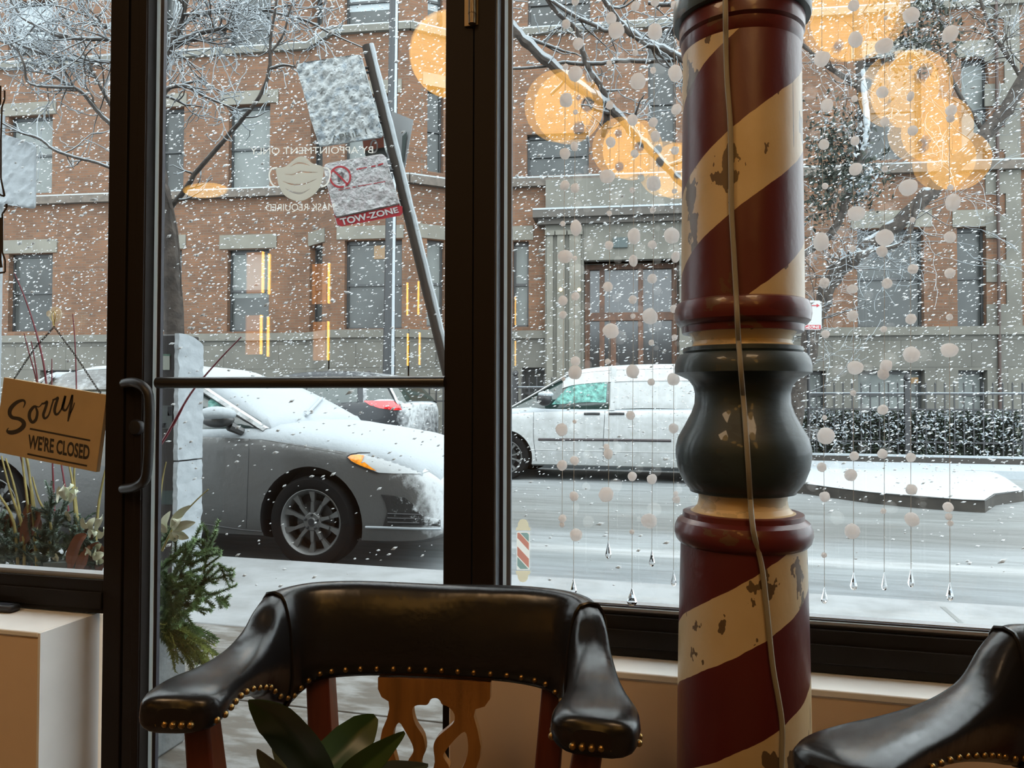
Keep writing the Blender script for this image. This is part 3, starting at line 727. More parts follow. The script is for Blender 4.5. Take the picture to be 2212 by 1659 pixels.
    m = MB(); m.box((-.245, -.425, .325), (.245, .02, .386)); m.build('seat_frame', REDW, t, local=True, bevel=.006)
    def leg(nm, a, b, r0, r1):
        m = MB(); a, b = V(a), V(b); vs = []
        for p, r in ((a, r0), (a.lerp(b, .5)+V((0, 0, 0)), (r0+r1)/2*1.05), (b, r1)):
            vs.append([p+V((-r, -r, 0)), p+V((r, -r, 0)), p+V((r, r, 0)), p+V((-r, r, 0))])
        m.grid(vs, True); m.add(vs[0], [(3, 2, 1, 0)]); m.add(vs[-1], [(0, 1, 2, 3)])
        return m.build(nm, REDW, t, local=True, bevel=.004)
    for sx in (-1, 1):
        leg('leg', (sx*.235, .03, 0), (sx*.215, -.01, .33), .018, .021)
        leg('leg', (sx*.235, -.42, 0), (sx*.225, -.395, .33), .018, .022)
        leg('back_post', (sx*.180, .0, .33), (sx*.205, .012, .655), .021, .020)
        leg('arm_post', (sx*.215, -.300, .36), (sx*.268, -(.08+.24*alen), .657+lf), .022, .018)
        o = MB(); o.tube([V((sx*.235, .02, .16)), V((sx*.235, -.41, .16))], .011, 8); o.build('stretcher', REDW, t, local=True)
    # pierced splat
    outer = [(838, 1446), (838, 1470), (846, 1487), (861, 1495), (863, 1510), (858, 1532), (848, 1556), (843, 1582), (846, 1608), (860, 1640), (882, 1690), (893, 1740), (890, 1800), (1012, 1800), (1010, 1740), (1018, 1690), (1044, 1640), (1056, 1605), (1058, 1580), (1051, 1545), (1043, 1518), (1046, 1503), (1066, 1496), (1077, 1480), (1078, 1446)]
    h1 = [(948, 1494), (950, 1488), (957, 1484), (966, 1484), (972, 1489), (976, 1496), (990, 1501), (1002, 1515), (1001, 1532), (988, 1546), (966, 1566), (958, 1586), (961, 1618), (953, 1650), (950, 1690), (942, 1690), (943, 1655), (930, 1626), (940, 1596), (936, 1566), (920, 1542), (913, 1520), (914, 1506), (925, 1500), (942, 1499)]
    h2 = [(1024, 1551), (1031, 1572), (1030, 1600), (1018, 1630), (1001, 1662), (985, 1690), (975, 1680), (986, 1645), (992, 1628), (980, 1608), (981, 1598), (1002, 1570)]
    h3 = [(884, 1539), (872, 1560), (870, 1588), (878, 1620), (890, 1662), (905, 1690), (915, 1680), (911, 1646), (903, 1622), (915, 1600), (912, 1582), (897, 1556)]
    cx = 958; kx = .5/830*1.0; sc = 1.335/FPX
    def to3(x, y): return V(((x-cx)*sc, -.004, .776-(y-1258)*sc*.985))
    m = plate(smooth_closed(outer[:12], 1)[:0] + [p for p in outer], [smooth_closed(h1, 3), smooth_closed(h2, 3), smooth_closed(h3, 3)], to3, (0, .016, 0))
    o = m.build('splat', SPLATW, t, local=True, sharp=30); o['label'] = 'honey coloured pierced wooden back splat'
    return t
BL = RW*(-.305*1.34) + FW*1.34; BR = RW*(.117*1.275) + FW*1.275
mid = (BL+BR)/2; dv = (BR-BL).normalized(); ang = math.atan2(dv.y, dv.x)
chair('waiting_armchair', (mid.x, mid.y, 0), ang, 'black leather armchair with pierced wooden splat and brass nails, in front of the door', 'black leather waiting armchairs')
# right chair turned to the left
d1 = 1.11; bl = RW*((2188-1106)/FPX*d1) + FW*d1
ang2 = ang - math.radians(50)
dv2 = V((math.cos(ang2), math.sin(ang2), 0)); fw2 = V((dv2.y, -dv2.x, 0)); c2 = bl + dv2*.255 - fw2*.03
chair('waiting_armchair', (c2.x, c2.y, 0), ang2, 'black leather armchair cut off by the right edge of the photo, turned left', 'black leather waiting armchairs', 1.17, .0)

# ================================================================ FOREGROUND PLANT
d0 = .62; base = PD(690, 1700, d0); zt = .55
t = empty('side_table', (base.x, base.y, 0), 'small round wooden table under the foreground plant', 'table')
m = MB(); m.lathe([(.21, zt-.022), (.22, zt-.012), (.215, zt)], (base.x, base.y, 0), 48); m.build('tabletop', REDW, t)
m = MB(); m.lathe([(.14, 0), (.14, .012), (.03, .04), (.022, .1), (.022, zt-.022)], (base.x, base.y, 0), 24); m.build('pedestal', REDW, t)
t = empty('potted_plant', (base.x, base.y, zt), 'broad dark green leaves of a plant in front of the armchair', 'plant')
m = MB(); m.lathe([(.055, zt), (.06, zt+.005), (.078, zt+.14), (.082, zt+.15), (.074, zt+.15), (.07, zt+.12), (.001, zt+.12)], (base.x, base.y, 0), 32, caps=False); m.build('pot', mat('grey_ceramic', (.2, .2, .19), .4), t)
def leaf(name, pts, wmax, m, parent, fold=.25, n=14, side=None, droop=0):
    """pts: 3D control points along the midrib, wmax half width list"""
    pp = spline([tuple(p) for p in pts], 5); N = len(pp); rows = []
    for i, p in enumerate(pp):
        p = V(p); q = V(pp[min(i+1, N-1)])-V(pp[max(i-1, 0)]); q.normalize()
        s = side or q.cross(V((0, 1, 0))).normalized(); s = (s - q*s.dot(q)).normalized(); nn = q.cross(s)
        u = i/(N-1)*(len(wmax)-1); j = min(int(u), len(wmax)-2); wd = wmax[j]+(wmax[j+1]-wmax[j])*(u-j)
        rows.append([p+s*wd*x+nn*abs(x)*wd*fold for x in (-1, -.6, -.2, 0, .2, .6, 1)])
    b = MB(); b.grid(rows); rows2 = [[v-V((0, 0, .0008)) for v in r] for r in rows]; b.grid([r[::-1] for r in rows2])
    b.grid([[r[0] for r in rows2], [r[0] for r in rows]]); b.grid([[r[-1] for r in rows], [r[-1] for r in rows2]])
    return b.build(name, m, parent)
U = d0/FPX
crown = PD(688, 1690, d0+.01)
leaf('leaf', [PD(700, 1720, d0), PD(672, 1640, d0-.02), PD(610, 1560, d0-.04), PD(537, 1512, d0-.05)], [.010, .020, .021, .016, .0008], LEAFD, t, .2)
leaf('leaf', [PD(668, 1720, d0-.02), PD(712, 1655, d0), PD(765, 1595, d0+.02), PD(812, 1548, d0+.03)], [.012, .016, .018, .017, .013, .003], LEAFD, t, .2)
leaf('leaf', [PD(720, 1740, d0-.01), PD(770, 1670, d0-.02), PD(820, 1625, d0-.02), PD(874, 1581, d0-.02)], [.01, .012, .009, .001], LEAFD, t, .3)
leaf('leaf', [PD(690, 1740, d0-.02), PD(630, 1690, d0-.03), PD(585, 1650, d0-.04), PD(556, 1618, d0-.045)], [.008, .012, .008, .0008], LEAFG, t, .3)
leaf('leaf', [PD(690, 1740, d0+.03), PD(660, 1680, d0+.03), PD(620, 1625, d0+.04), PD(595, 1585, d0+.04)], [.008, .014, .012, .004], LEAFG, t, .3)
leaf('leaf', [PD(720, 1760, d0+.02), PD(790, 1700, d0+.03), PD(850, 1665, d0+.04), PD(925, 1652, d0+.05)], [.008, .012, .01, .001], LEAFG, t, .3)
m = MB(); m.tube([V((base.x, base.y, zt+.1)), PD(690, 1730, d0), PD(690, 1690, d0)], [.014, .012, .008], 10); m.build('stem', LEAFD, t)

# ================================================================ THINGS AT THE LEFT WINDOW
# black case on the ledge
q = PZ(36, 1322, .548); c0 = V((q.x, q.y, .549))
t = empty('black_case', (q.x-.12, q.y+.03, .549), 'corner of a flat black case lying on the white ledge', 'case')
m = MB(); m.box((q.x-.26, q.y-.02, .549), (q.x, min(q.y+.13, YF-.012), .567)); m.build('case_body', mat('matte_black_case', (.015, .016, .02), .45), t, bevel=.006)
m = MB(); m.box((q.x-.25, q.y-.012, .5672), (q.x-.012, min(q.y+.12, YF-.02), .5684)); m.build('case_lid', mat('blue_black_lid', (.03, .035, .05), .3), t, bevel=.001)
# suction cup
YS = 1.655
qs = P(117, 679, YG-.004)
t = empty('suction_cup_hook', tuple(qs), 'clear yellowish suction cup with hook stuck to the left window', 'suction cup')
AX = Matrix.Rotation(PI/2, 3, 'X')
CUP = bpy.data.materials.new('clear_yellow_vinyl'); CUP.use_nodes = True
_b = CUP.node_tree.nodes['Principled BSDF']; _b.inputs['Base Color'].default_value = (.95, .93, .75, 1); _b.inputs['Roughness'].default_value = .15; _b.inputs['Alpha'].default_value = .38
m = MB(); m.lathe([(.0205, -.003), (.021, 0), (.019, .002), (.010, .006), (.006, .008), (.0055, .016), (.008, .017), (.008, .02), (.001, .0205)], qs+V((0, .002, 0)), 32, AX); m.build('cup', CUP, t)
hk = [P(117, 690, YS+.012), P(117, 705, YS+.008), P(115, 700, YS+.004), P(112, 680, YS), P(116, 673, YS), P(119, 682, YS), P(117, 700, YS)]
m = MB(); m.tube(spline([tuple(h) for h in hk], 5), .0011, 6); m.build('hook', mat('brass_wire', (.5, .38, .12), .3, .9), t)
# sign
tl_, tr_, br_ = P(8, 815, YS), P(230, 853, YS), P(208, 1020, YS)
bl_ = tl_ + br_ - tr_
t = empty('hanging_sign', tuple((tl_+br_)/2), 'ochre board reading Sorry WE\'RE CLOSED hanging crooked on a chain', 'sign')
m = MB(); m.hexa([tl_, tr_, br_, bl_], (0, .013, 0)); o = m.build('board', mat('ochre_painted_board', (.45, .325, .165), .6, var=.05, vscale=12), t, bevel=.001)
ZC = (4.146, 640)
def tos(x, y): return P(x/4.146, 640+y/4.146, YS-.0006)
m = MB()
for st in ([(208, 998, 5), (224, 955, 14), (205, 932, 20), (150, 950, 28), (98, 1000, 32), (86, 1050, 30), (110, 1085, 28), (170, 1098, 30), (210, 1128, 34), (206, 1168, 36), (160, 1205, 34), (105, 1220, 34), (70, 1212, 26), (66, 1192, 10), (80, 1178, 4)],
           [(325, 985, 14), (300, 992, 22), (268, 1035, 26), (264, 1090, 26), (290, 1128, 24), (322, 1100, 22), (334, 1040, 20), (322, 990, 14), (350, 990, 8), (378, 960, 10)],
           [(372, 962, 12), (398, 958, 16), (422, 944, 18), (404, 1010, 22), (388, 1062, 22), (402, 1094, 18), (436, 1062, 12), (462, 980, 12), (480, 922, 12)],
           [(470, 930, 12), (498, 920, 16), (520, 908, 16), (500, 965, 22), (488, 1025, 22), (506, 1060, 18), (544, 1020, 12), (572, 950, 12), (584, 900, 12)],
           [(586, 890, 18), (570, 950, 22), (562, 1002, 22), (586, 1022, 16), (618, 970, 12), (646, 884, 14)], [(650, 882, 14), (640, 960, 20), (622, 1050, 20), (608, 1122, 10)], [(622, 1066, 8), (650, 1005, 9), (668, 952, 7)],
           [(267, 1186, 14), (540, 1239, 14), (808, 1292, 14)], [(245, 1412, 14), (510, 1466, 14), (780, 1519, 14)]): ribbon([(a_, b_, c_*1.12) for a_, b_, c_ in st], tos, m)
text_quad("WE'RE CLOSED", (256, 1232), (806, 1330), (797, 1468), (247, 1364), tos, m, bold=.03)
m.build('lettering', INK, t, smooth=False)
def chain(a, b, nl):
    m = MB(); a, b = V(a), V(b); d = (b-a)/nl; u = d.normalized()
    for i in range(nl):
        c = a+d*(i+.5); s = u.cross(V((0, 1, 0))) if i % 2 == 0 else V((0, 1, 0)); L = d.length*.70; wv = .0021
        pts = [c+u*math.cos(x)*L+s*math.sin(x)*wv for x in [2*PI*k/12 for k in range(13)]]
        m.tube(pts, .0008, 5, cap=False)
    return m.build('chain', IRON, t)
hang = P(117, 706, YS); mid1 = P(75, 752, YS-.001); e1 = P(31, 818, YS+.004); e2 = P(217, 850, YS+.004); mid2 = P(163, 768, YS-.001)
chain(hang, mid1, 10); chain(mid1, e1, 13); chain(hang, mid2, 13); chain(mid2, e2, 16)
for q in (e1, e2):
    m = MB(); m.tube([q+V((0, 0, -.012)), q+V((0, 0, .001)), q+V((.002, 0, .003)), q+V((0, 0, .005))], .0009, 6); m.build('screw_eye', IRON, t)

# ================================================================ COTTON BALL GARLANDS
G = {
'A': ([(1223,52,20),(1222,144,13),(1223,216,30),(1220,332,24),(1220,400,22),(1216,483,12),(1221,554,34,29),(1216,649,22),(1216,680,17),(1217,819,9),(1213,928,28),(1214,1005,23),(1215,1120,18),(1214,1133,12)], None, 'first garland of white cotton balls, nearest the post beside the door'),
'B': ([(1243,2,18),(1249,94,25),(1243,159,33),(1243,242,11),(1241,316,17,22),(1242,406,21),(1244,492,26,34),(1242,558,11),(1243,640,19),(1243,780,22),(1242,804,31),(1241,911,9),(1241,995,20),(1240,1072,21),(1244,1155,28)], (1239,1267,14,32), 'second cotton ball garland from the door post, crystal hidden behind the chair top'),
'C': ([(1320,39,24),(1331,65,37,33),(1316,137,13),(1317,227,18),(1319,307,22),(1312,381,35,30),(1316,461,12),(1316,530,19),(1313,619,22),(1319,715,36,33),(1313,781,13),(1310,965,14),(1314,980,21,24),(1309,1068,33)], (1314,1188,13,38), 'third cotton ball garland from the door post'),
'D': ([(1372,13,20),(1372,114,13),(1378,176,36),(1366,259,24),(1371,332,18),(1366,411,13),(1369,510,28,36),(1368,563,20,26),(1367,647,19),(1367,683,12),(1367,802,30),(1362,897,20),(1366,1029,20),(1365,1149,11)], (1365,1290,22,38), 'fourth cotton ball garland, with the largest crystal drop just above the window rail'),
'E': ([(1415,4,20),(1415,68,34),(1411,152,14),(1411,264,21),(1416,294,21,24),(1412,396,33),(1410,454,13),(1409,529,20),(1409,602,21),(1404,683,34),(1407,740,13),(1407,825,16),(1408,1035,22),(1402,1125,36,32)], (1408,1206,13,36), 'fifth cotton ball garland from the door post'),
'F': ([(1457,11,17),(1458,158,31,37),(1461,237,23),(1458,325,18),(1457,413,11),(1451,509,34),(1459,555,19,25),(1456,667,18),(1457,729,13),(1455,819,28),(1455,925,22),(1460,1066,11),(1461,1079,17)], (1455,1249,12,35), 'cotton ball garland hanging just left of the barber pole'),
'G': ([(1776,127,33),(1786,227,27),(1780,312,23),(1782,402,14),(1774,522,34,40),(1781,611,23),(1783,722,18),(1781,902,11),(1784,941,37),(1775,1009,21),(1781,1073,22),(1780,1199,12)], (1781,1286,14,36), 'cotton ball garland hanging just right of the barber pole'),
'H': ([(1844,12,24),(1848,85,30,34),(1846,213,14),(1847,304,20),(1848,365,27),(1849,461,38,31),(1842,538,14),(1841,624,25,20),(1842,682,24),(1847,794,35,30),(1843,849,13),(1845,985,20),(1838,1026,26),(1841,1147,33)], (1844,1256,15,38), 'second cotton ball garland right of the barber pole'),
'I': ([(1913,39,9),(1910,99,40,32),(1906,199,26,24),(1911,263,20),(1911,365,13),(1911,513,40,36),(1905,543,24),(1916,612,23),(1909,711,14),(1914,790,27),(1908,808,25),(1907,885,22),(1906,980,21),(1908,1104,12)], (1910,1256,12,40), 'third cotton ball garland right of the barber pole'),
'J': ([(1968,33,34),(1967,145,9),(1967,208,15,22),(1972,282,22),(1961,405,40,35),(1971,475,12),(1972,581,22),(1968,689,23),(1969,766,34),(1967,988,21),(1969,1057,24),(1970,1122,31)], (1968,1249,14,40), 'fourth cotton ball garland right of the barber pole'),
'K': ([(2053,73,34,37),(2055,238,23),(2053,256,17),(2053,405,13),(2058,437,31,38),(2052,512,25),(2052,590,22),(2051,685,14),(2050,756,37,31),(2048,1095,22),(2049,1116,15),(2053,1130,13)], (2052,1278,16,40), 'rightmost cotton ball garland, near the right edge of the window'),
}
YGAR = 1.615
MES = [ico('cotton_ball', 1, s) for s in range(7)]
for me in MES: me.materials.append(COTTON)
DROPM = None
for key, (balls, drop, lab) in G.items():
    xs = [P(b[0], b[1], YGAR).x for b in balls]; x0 = sum(xs)/len(xs)
    t = empty('snowball_garland', (x0, YGAR, CZ-.7), lab, 'garland', 'cotton ball garlands in the right window')
    last = balls[-1]; end = P(drop[0], drop[1]-drop[3]/2, YGAR) if drop else P(last[0], last[1], YGAR)
    m = MB(); m.tube([V((x0, YGAR, CZ-.002)), V((xs[0], YGAR, P(0, 20, YGAR).z)), V((end.x, YGAR, end.z))], .0005, 5); m.build('thread', THREAD, t)
    for i, b in enumerate(balls):
        p = P(b[0], b[1], YGAR); dep = (p-CAM).dot(FW); U = dep/FPX
        o = bpy.data.objects.new('cotton_ball', MES[R.randrange(7)]); COL.objects.link(o); o.parent = t
        o.location = PM[t.name].inverted() @ p
        w_, h_ = b[2]*U/2*.95, (b[3] if len(b) > 3 else b[2])*U/2
        o.scale = (w_, (w_+h_)/2, h_); o.rotation_euler = (0, R.uniform(-.25, .25), R.uniform(0, 6.3) if len(b) < 4 else 0)
    if drop:
        p = P(drop[0], drop[1], YGAR); dep = (p-CAM).dot(FW); U = dep/FPX; w_, h_ = drop[2]*U/2, drop[3]*U/2
        if DROPM is None:
            b = MB(); b.lathe([(.02, 1), (.12, .97), (.14, .9), (.45, .35), (.78, -.15), (1, -.5), (.86, -.75), (.4, -.95), (.02, -1)], n=8)
            me = bpy.data.meshes.new('crystal_drop'); me.from_pydata(b.v, [], b.f); me.materials.append(CRYSTAL); DROPM = me
        o = bpy.data.objects.new('crystal_drop', DROPM); COL.objects.link(o); o.parent = t
        o.location = PM[t.name].inverted() @ p; o.scale = (w_, w_*.7, h_); o['label'] = 'clear faceted crystal drop'
# ================================================================ GROUND OUTSIDE
ZS = -0.13                                      # street level
def groundmat(name, base, snow, scale, thr, soft, stretch=(1, 1, 1), rough=.7, bump=.15, extra=None):
    m = bpy.data.materials.new(name); m.use_nodes = True; n, N, L, B = nodes(m)
    t = N.new('ShaderNodeTexCoord'); mp = N.new('ShaderNodeMapping'); mp.inputs['Scale'].default_value = stretch; L.new(t.outputs['Object'], mp.inputs[0])
    x = N.new('ShaderNodeTexNoise'); x.inputs['Scale'].default_value = scale; x.inputs['Detail'].default_value = 7; x.inputs['Roughness'].default_value = .62; L.new(mp.outputs[0], x.inputs[0])
    r = N.new('ShaderNodeValToRGB'); r.color_ramp.elements[0].position = thr-soft; r.color_ramp.elements[1].position = thr+soft
    r.color_ramp.elements[0].color = (*base, 1); r.color_ramp.elements[1].color = (*snow, 1); L.new(x.outputs[0], r.inputs[0])
    out = r.outputs[0]
    if extra: out = extra(N, L, t, out)
    L.new(out, B.inputs['Base Color']); B.inputs['Roughness'].default_value = rough
    u = N.new('ShaderNodeBump'); u.inputs['Strength'].default_value = bump; u.inputs['Distance'].default_value = .02; L.new(x.outputs[0], u.inputs['Height']); L.new(u.outputs[0], B.inputs['Normal'])
    return m
def slush(N, L, t, out):                        # bands along the street: ploughed lanes and lane lines
    s = N.new('ShaderNodeSeparateXYZ'); L.new(t.outputs['Object'], s.inputs[0])
    x = N.new('ShaderNodeTexNoise'); x.inputs['Scale'].default_value = 1.5; mp = N.new('ShaderNodeMapping'); mp.inputs['Scale'].default_value = (.25, 2, 1); L.new(t.outputs['Object'], mp.inputs[0]); L.new(mp.outputs[0], x.inputs[0])
    a = N.new('ShaderNodeMath'); a.operation = 'MULTIPLY_ADD'; a.inputs[1].default_value = .16; L.new(x.outputs[0], a.inputs[0]); L.new(s.outputs[1], a.inputs[2])
    mr = N.new('ShaderNodeMapRange'); mr.inputs[1].default_value = 4.6; mr.inputs[2].default_value = 14.6; L.new(a.outputs[0], mr.inputs[0])
    r = N.new('ShaderNodeValToRGB'); L.new(mr.outputs[0], r.inputs[0]); cr = r.color_ramp
    st = [(4.6, .42, .47, .50), (5.6, .44, .49, .52), (6.15, .50, .55, .57), (6.32, .80, .84, .86), (6.46, .80, .84, .86), (6.55, .56, .61, .63), (7.1, .50, .54, .56), (7.5, .32, .335, .33), (8.3, .34, .355, .35), (8.7, .42, .45, .45), (9.0, .35, .37, .365), (10.6, .47, .50, .51), (11.1, .60, .64, .66), (14.4, .6, .64, .66)]
    while len(cr.elements) < len(st): cr.elements.new(.5)
    for e, (y, *c) in zip(cr.elements, st): e.position = (y-4.6)/10; e.color = (*c, 1)
    m = N.new('ShaderNodeMix'); m.data_type = 'RGBA'; m.blend_type = 'MULTIPLY'; m.inputs[0].default_value = 1
    L.new(r.outputs[0], m.inputs[6]); L.new(out, m.inputs[7]); return m.outputs[2]
STREET = groundmat('slushy_road', (.50, .50, .49), (.72, .72, .72), 3.5, .5, .12, (.35, 3.0, 1), .55, .3, slush)
WALKN = groundmat('wet_concrete_with_snow', (.15, .13, .105), (.36, .36, .345), 5.5, .53, .09, (1, 2.4, 1), .6, .35)
WALKS = groundmat('snowy_sidewalk', (.34, .355, .36), (.47, .495, .51), 3.0, .45, .12, (1, 1, 1), .8, .3)
m = MB(); m.box((-40, 4.66, ZS-.2), (30, 60, ZS)); S(m.build('street_surface', STREET))
# near sidewalk: snowy strip at the kerb, wet slabs near the shop
def yk(x): return 4.74 - .012*(x+3)
m = MB(); m.hexa([(-30, 3.45, -.2), (20, 3.2, -.2), (20, yk(20), -.2), (-30, yk(-30), -.2)], (0, 0, .2)); S(m.build('kerb_strip', WALKS, bevel=.01))
m = MB(); x = -16.0
r0 = random.Random(3)
for i in range(14):
    x0_, x1_ = -14+i*1.52, -14+(i+1)*1.52-.018
    for (ya, yb) in ((YG+.13, 2.52), (2.535, 3.42)):
        dz = -r0.uniform(.004, .012)
        m.box((x0_, ya, -.15), (x1_, yb, dz))
S(m.build('sidewalk_slabs', WALKN, smooth=False, bevel=.004))
m = MB(); m.box((-30, YG+.12, -.3), (20, 3.6, -.03)); S(m.build('sidewalk_base', mat('dark_joint', (.06, .055, .05), .8)))
m = MB()
xx = PZ(2052, 1325, 0).x; m.box((xx-.012, 3.25, .0005), (xx+.012, 4.56, .0015))
S(m.build('kerb_joint_lines', mat('snow_filled_joint', (.30, .32, .32), .9)))
# far kerb, far sidewalk, snowy kerb extension
m = MB(); m.box((-40, 13.6, ZS-.1), (30, 15.0, 0)); S(m.build('far_sidewalk', SNOW))
# kerb extension with a rounded left end
px_edge = [(1742, 1046), (1800, 1054), (1880, 1064), (1980, 1073), (2080, 1080), (2128, 1082), (2150, 1068), (2212, 1060)]
ybk = 13.7
f = [PZ(x, y, 0) for x, y in px_edge]
f = [V((f[0].x-1.6, f[0].y+1.6, 0)), V((f[0].x-.6, f[0].y+.35, 0))] + f
rows = []
for k in range(9):
    u = k/8; rows.append([V((p.x+(u*.2), p.y+(ybk-p.y)*u, .0+.11*math.sin(PI*min(1, u*1.2))*(1 if True else 0)+.012*noise.noise(V((p.x*2, u*6, 0))))) for p in f])
m = MB(); m.grid(rows); o = m.build('kerb_extension_snow', SNOW, smooth=True); S(o)
m = MB(); m.grid([[V((p.x, p.y, ZS)) for p in f], [V((p.x, p.y+.01, .004)) for p in f]]); m.grid([[V((p.x, p.y, .004)) for p in f], [V((p.x, p.y+.16, .006)) for p in f]])
S(m.build('kerb_extension_face', mat('brown_wet_kerb', (.045, .038, .03), .8, var=.3, vscale=6)))
m = MB(); m.box((-40, 15.0, -.2), (30, 15.12, .10)); S(m.build('hedge_kerb', mat('brown_hedge_kerb', (.06, .05, .042), .8)))
m = MB(); m.box((-40, 15.0, .10), (30, 15.12, .135)); S(m.build('hedge_kerb_snow', SNOW))
m = MB(); m.box((-40, 15.12, -.2), (30, 24, .02)); S(m.build('front_yard', SNOW))

# ================================================================ APARTMENT BUILDING
bld = empty('apartment_building', tuple(FP(9, 0)), 'brown brick apartment building with limestone trim across the street', 'building')
UA, UB, ZTOP = -14, 22.6, 12.5
def rect(x0, y0, x1, y1, off=0):               # pixel rect -> facade rect
    u0 = (FU(x0, (y0+y1)/2, off)[0]); u1 = FU(x1, (y0+y1)/2, off)[0]; xm = (x0+x1)/2
    return [u0, FU(xm, y1, off)[1], u1, FU(xm, y0, off)[1]]
zl1 = FU(400, 722)[1]                           # top of the first ledge
zl2 = FU(400, 416)[1]
ops = []                                        # (rect, kind, lintel rect, off)
def op(x0, y0, x1, y1, kind='blind', off=0, lin=None): ops.append([rect(x0, y0, x1, y1, off), kind, off, rect(*lin, off) if lin else None])
op(18, 0, 113, 120, 'snow'); op(18, 250, 113, 418, 'blind', 0, (3, 222, 122, 249)); op(18, 548, 113, 716, 'dark', 0, (3, 518, 124, 547))
op(350, -40, 397, 100, 'dark'); op(345, 232, 397, 418, 'dark', 0, (338, 203, 404, 231)); op(345, 540, 392, 716, 'dark', 0, (338, 508, 402, 538))
op(494, -40, 586, 101, 'dark'); op(494, 226, 583, 412, 'blind', 0, (478, 197, 602, 225)); op(491, 539, 581, 716, 'half', 0, (475, 507, 598, 537))
# centre and right
op(1140, -60, 1275, 60, 'dark'); op(1138, 288, 1272, 378, 'dark'); op(1108, 521, 1142, 706, 'blind', 0, (1090, 489, 1152, 519))
op(1400, 60, 1460, 378, 'dark')
op(1852, 494, 1996, 707, 'dark', 0, (1838, 455, 2012, 492)); op(2068, 491, 2131, 708, 'dark', 0, (2057, 454, 2146, 490))
op(1852, 125, 1990, 345, 'dark', 0, (1838, 88, 2004, 124)); op(2077, 124, 2136, 345, 'blind', 0, (2066, 88, 2150, 123))
op(1560, 494, 1690, 707, 'dark')
# basement
op(1748, 801, 1783, 905, 'blind'); op(1852, 800, 1996, 905, 'blind'); op(2068, 800, 2131, 905, 'blind'); op(1128, 794, 1216, 905, 'dark')
op(90, 800, 180, 905, 'dark')
portal = rect(1262, 565, 1466, 862); portal[1] = .35
main = [o for o in ops if o[2] == 0]
def wallgrid(mb, u0, u1, z0, z1, holes, off, th=.0):
    us = sorted({u0, u1, *[min(max(h[0], u0), u1) for h in holes], *[min(max(h[2], u0), u1) for h in holes]})
    zs = sorted({z0, z1, *[min(max(h[1], z0), z1) for h in holes], *[min(max(h[3], z0), z1) for h in holes]})
    for a, b in zip(us, us[1:]):
        for c, d in zip(zs, zs[1:]):
            if b-a < 1e-5 or d-c < 1e-5: continue
            mu, mz = (a+b)/2, (c+d)/2
            if any(h[0] < mu < h[2] and h[1] < mz < h[3] for h in holes): continue
            mb.quad(FP(a, c, off), FP(b, c, off), FP(b, d, off), FP(a, d, off))
    for h in holes:                              # reveals
        a, c, b, d = h
        if b <= u0 or a >= u1 or d <= z0 or c >= z1: continue
        for q in (((a, c), (a, d)), ((b, d), (b, c)), ((a, d), (b, d)), ((b, c), (a, c))):
            (ua, za), (ub, zb) = q; mb.quad(FP(ua, za, off), FP(ub, zb, off), FP(ub, zb, off-.22), FP(ua, za, off-.22))
def fuv(v):
    q = v-F0; return (q.dot(FE)+q.dot(FN)*1.0, v.z)
holes = [o[0] for o in main]+[portal]
bay = (FU(716, 500, .7)[0], FU(884, 500, .7)[0]); ba0, ba1 = FU(667, 500)[0], bay[1]+(bay[0]-FU(667, 500)[0])*1.15
stoneP = rect(1180, 380, 1492, 800)
m = MB(); wallgrid(m, UA, ba0, zl1-.18, ZTOP, holes, 0); wallgrid(m, ba1, UB, zl1-.18, ZTOP, holes, 0)
# bay: angled left face, front face, angled right face
bw = [rect(x0, y0, x1, y1, .7) for (x0, y0, x1, y1) in ((745, -60, 850, 55), (742, 190, 852, 385), (744, 517, 868, 712))]
class Pl:                                       # generic vertical wall strip between two facade points
    def __init__(s, a, b): s.a = V(a); s.b = V(b); s.L = (s.b-s.a).length; s.e = (s.b-s.a).normalized(); s.n = V((s.e.y, -s.e.x, 0))
    def p(s, u, z, off=0): q = s.a+s.e*u+s.n*off; return V((q.x, q.y, z))
    def hit(s, px, py):
        d = ray(px, py); q = CAM+d*((s.a-CAM).dot(s.n)/d.dot(s.n)); return (q-s.a).dot(s.e), q.z
    def rect(s, x0, y0, x1, y1): xm, ym = (x0+x1)/2, (y0+y1)/2; return [s.hit(x0, ym)[0], s.hit(xm, y1)[1], s.hit(x1, ym)[0], s.hit(xm, y0)[1]]
A0, A1, A2, A3 = FP(ba0, 0, 0), FP(bay[0], 0, .7), FP(bay[1], 0, .7), FP(ba1, 0, 0)
PLS = [Pl(A0, A1), Pl(A1, A2), Pl(A2, A3)]
bo = [(0, (669, -60, 697, 60), 'dark', None), (0, (669, 230, 697, 395), 'dark', (665, 205, 702, 229)), (0, (668, 529, 696, 716), 'dark', (663, 499, 702, 528)),
      (1, (745, -60, 850, 55), 'snow', None), (1, (745, 205, 852, 376), 'blind', (730, 175, 868, 204)), (1, (744, 518, 868, 710), 'dark', (728, 488, 872, 516)),
      (2, (924, -60, 956, 57), 'snow', None), (2, (923, 188, 958, 372), 'dark', (913, 160, 962, 187)), (2, (922, 518, 960, 706), 'blind', (905, 486, 965, 516))]
FPsave = FP
def wallgridP(mb, pl, z0, z1, holes):
    global FP
    keep = FP; FP = lambda u, z, off=0: pl.p(u, z, off); wallgrid(mb, 0, pl.L, z0, z1, holes, 0); FP = keep
brects = []
for i, pl in enumerate(PLS):
    hs = [pl.rect(*o[1]) for o in bo if o[0] == i]; hs = [[max(h[0], .06), h[1], min(h[2], pl.L-.06), h[3]] for h in hs]
    wallgridP(m, pl, zl1-.18, ZTOP, hs)
    for o, h in zip([o for o in bo if o[0] == i], hs): brects.append((pl, h, o[2], pl.rect(*o[3]) if o[3] else None))
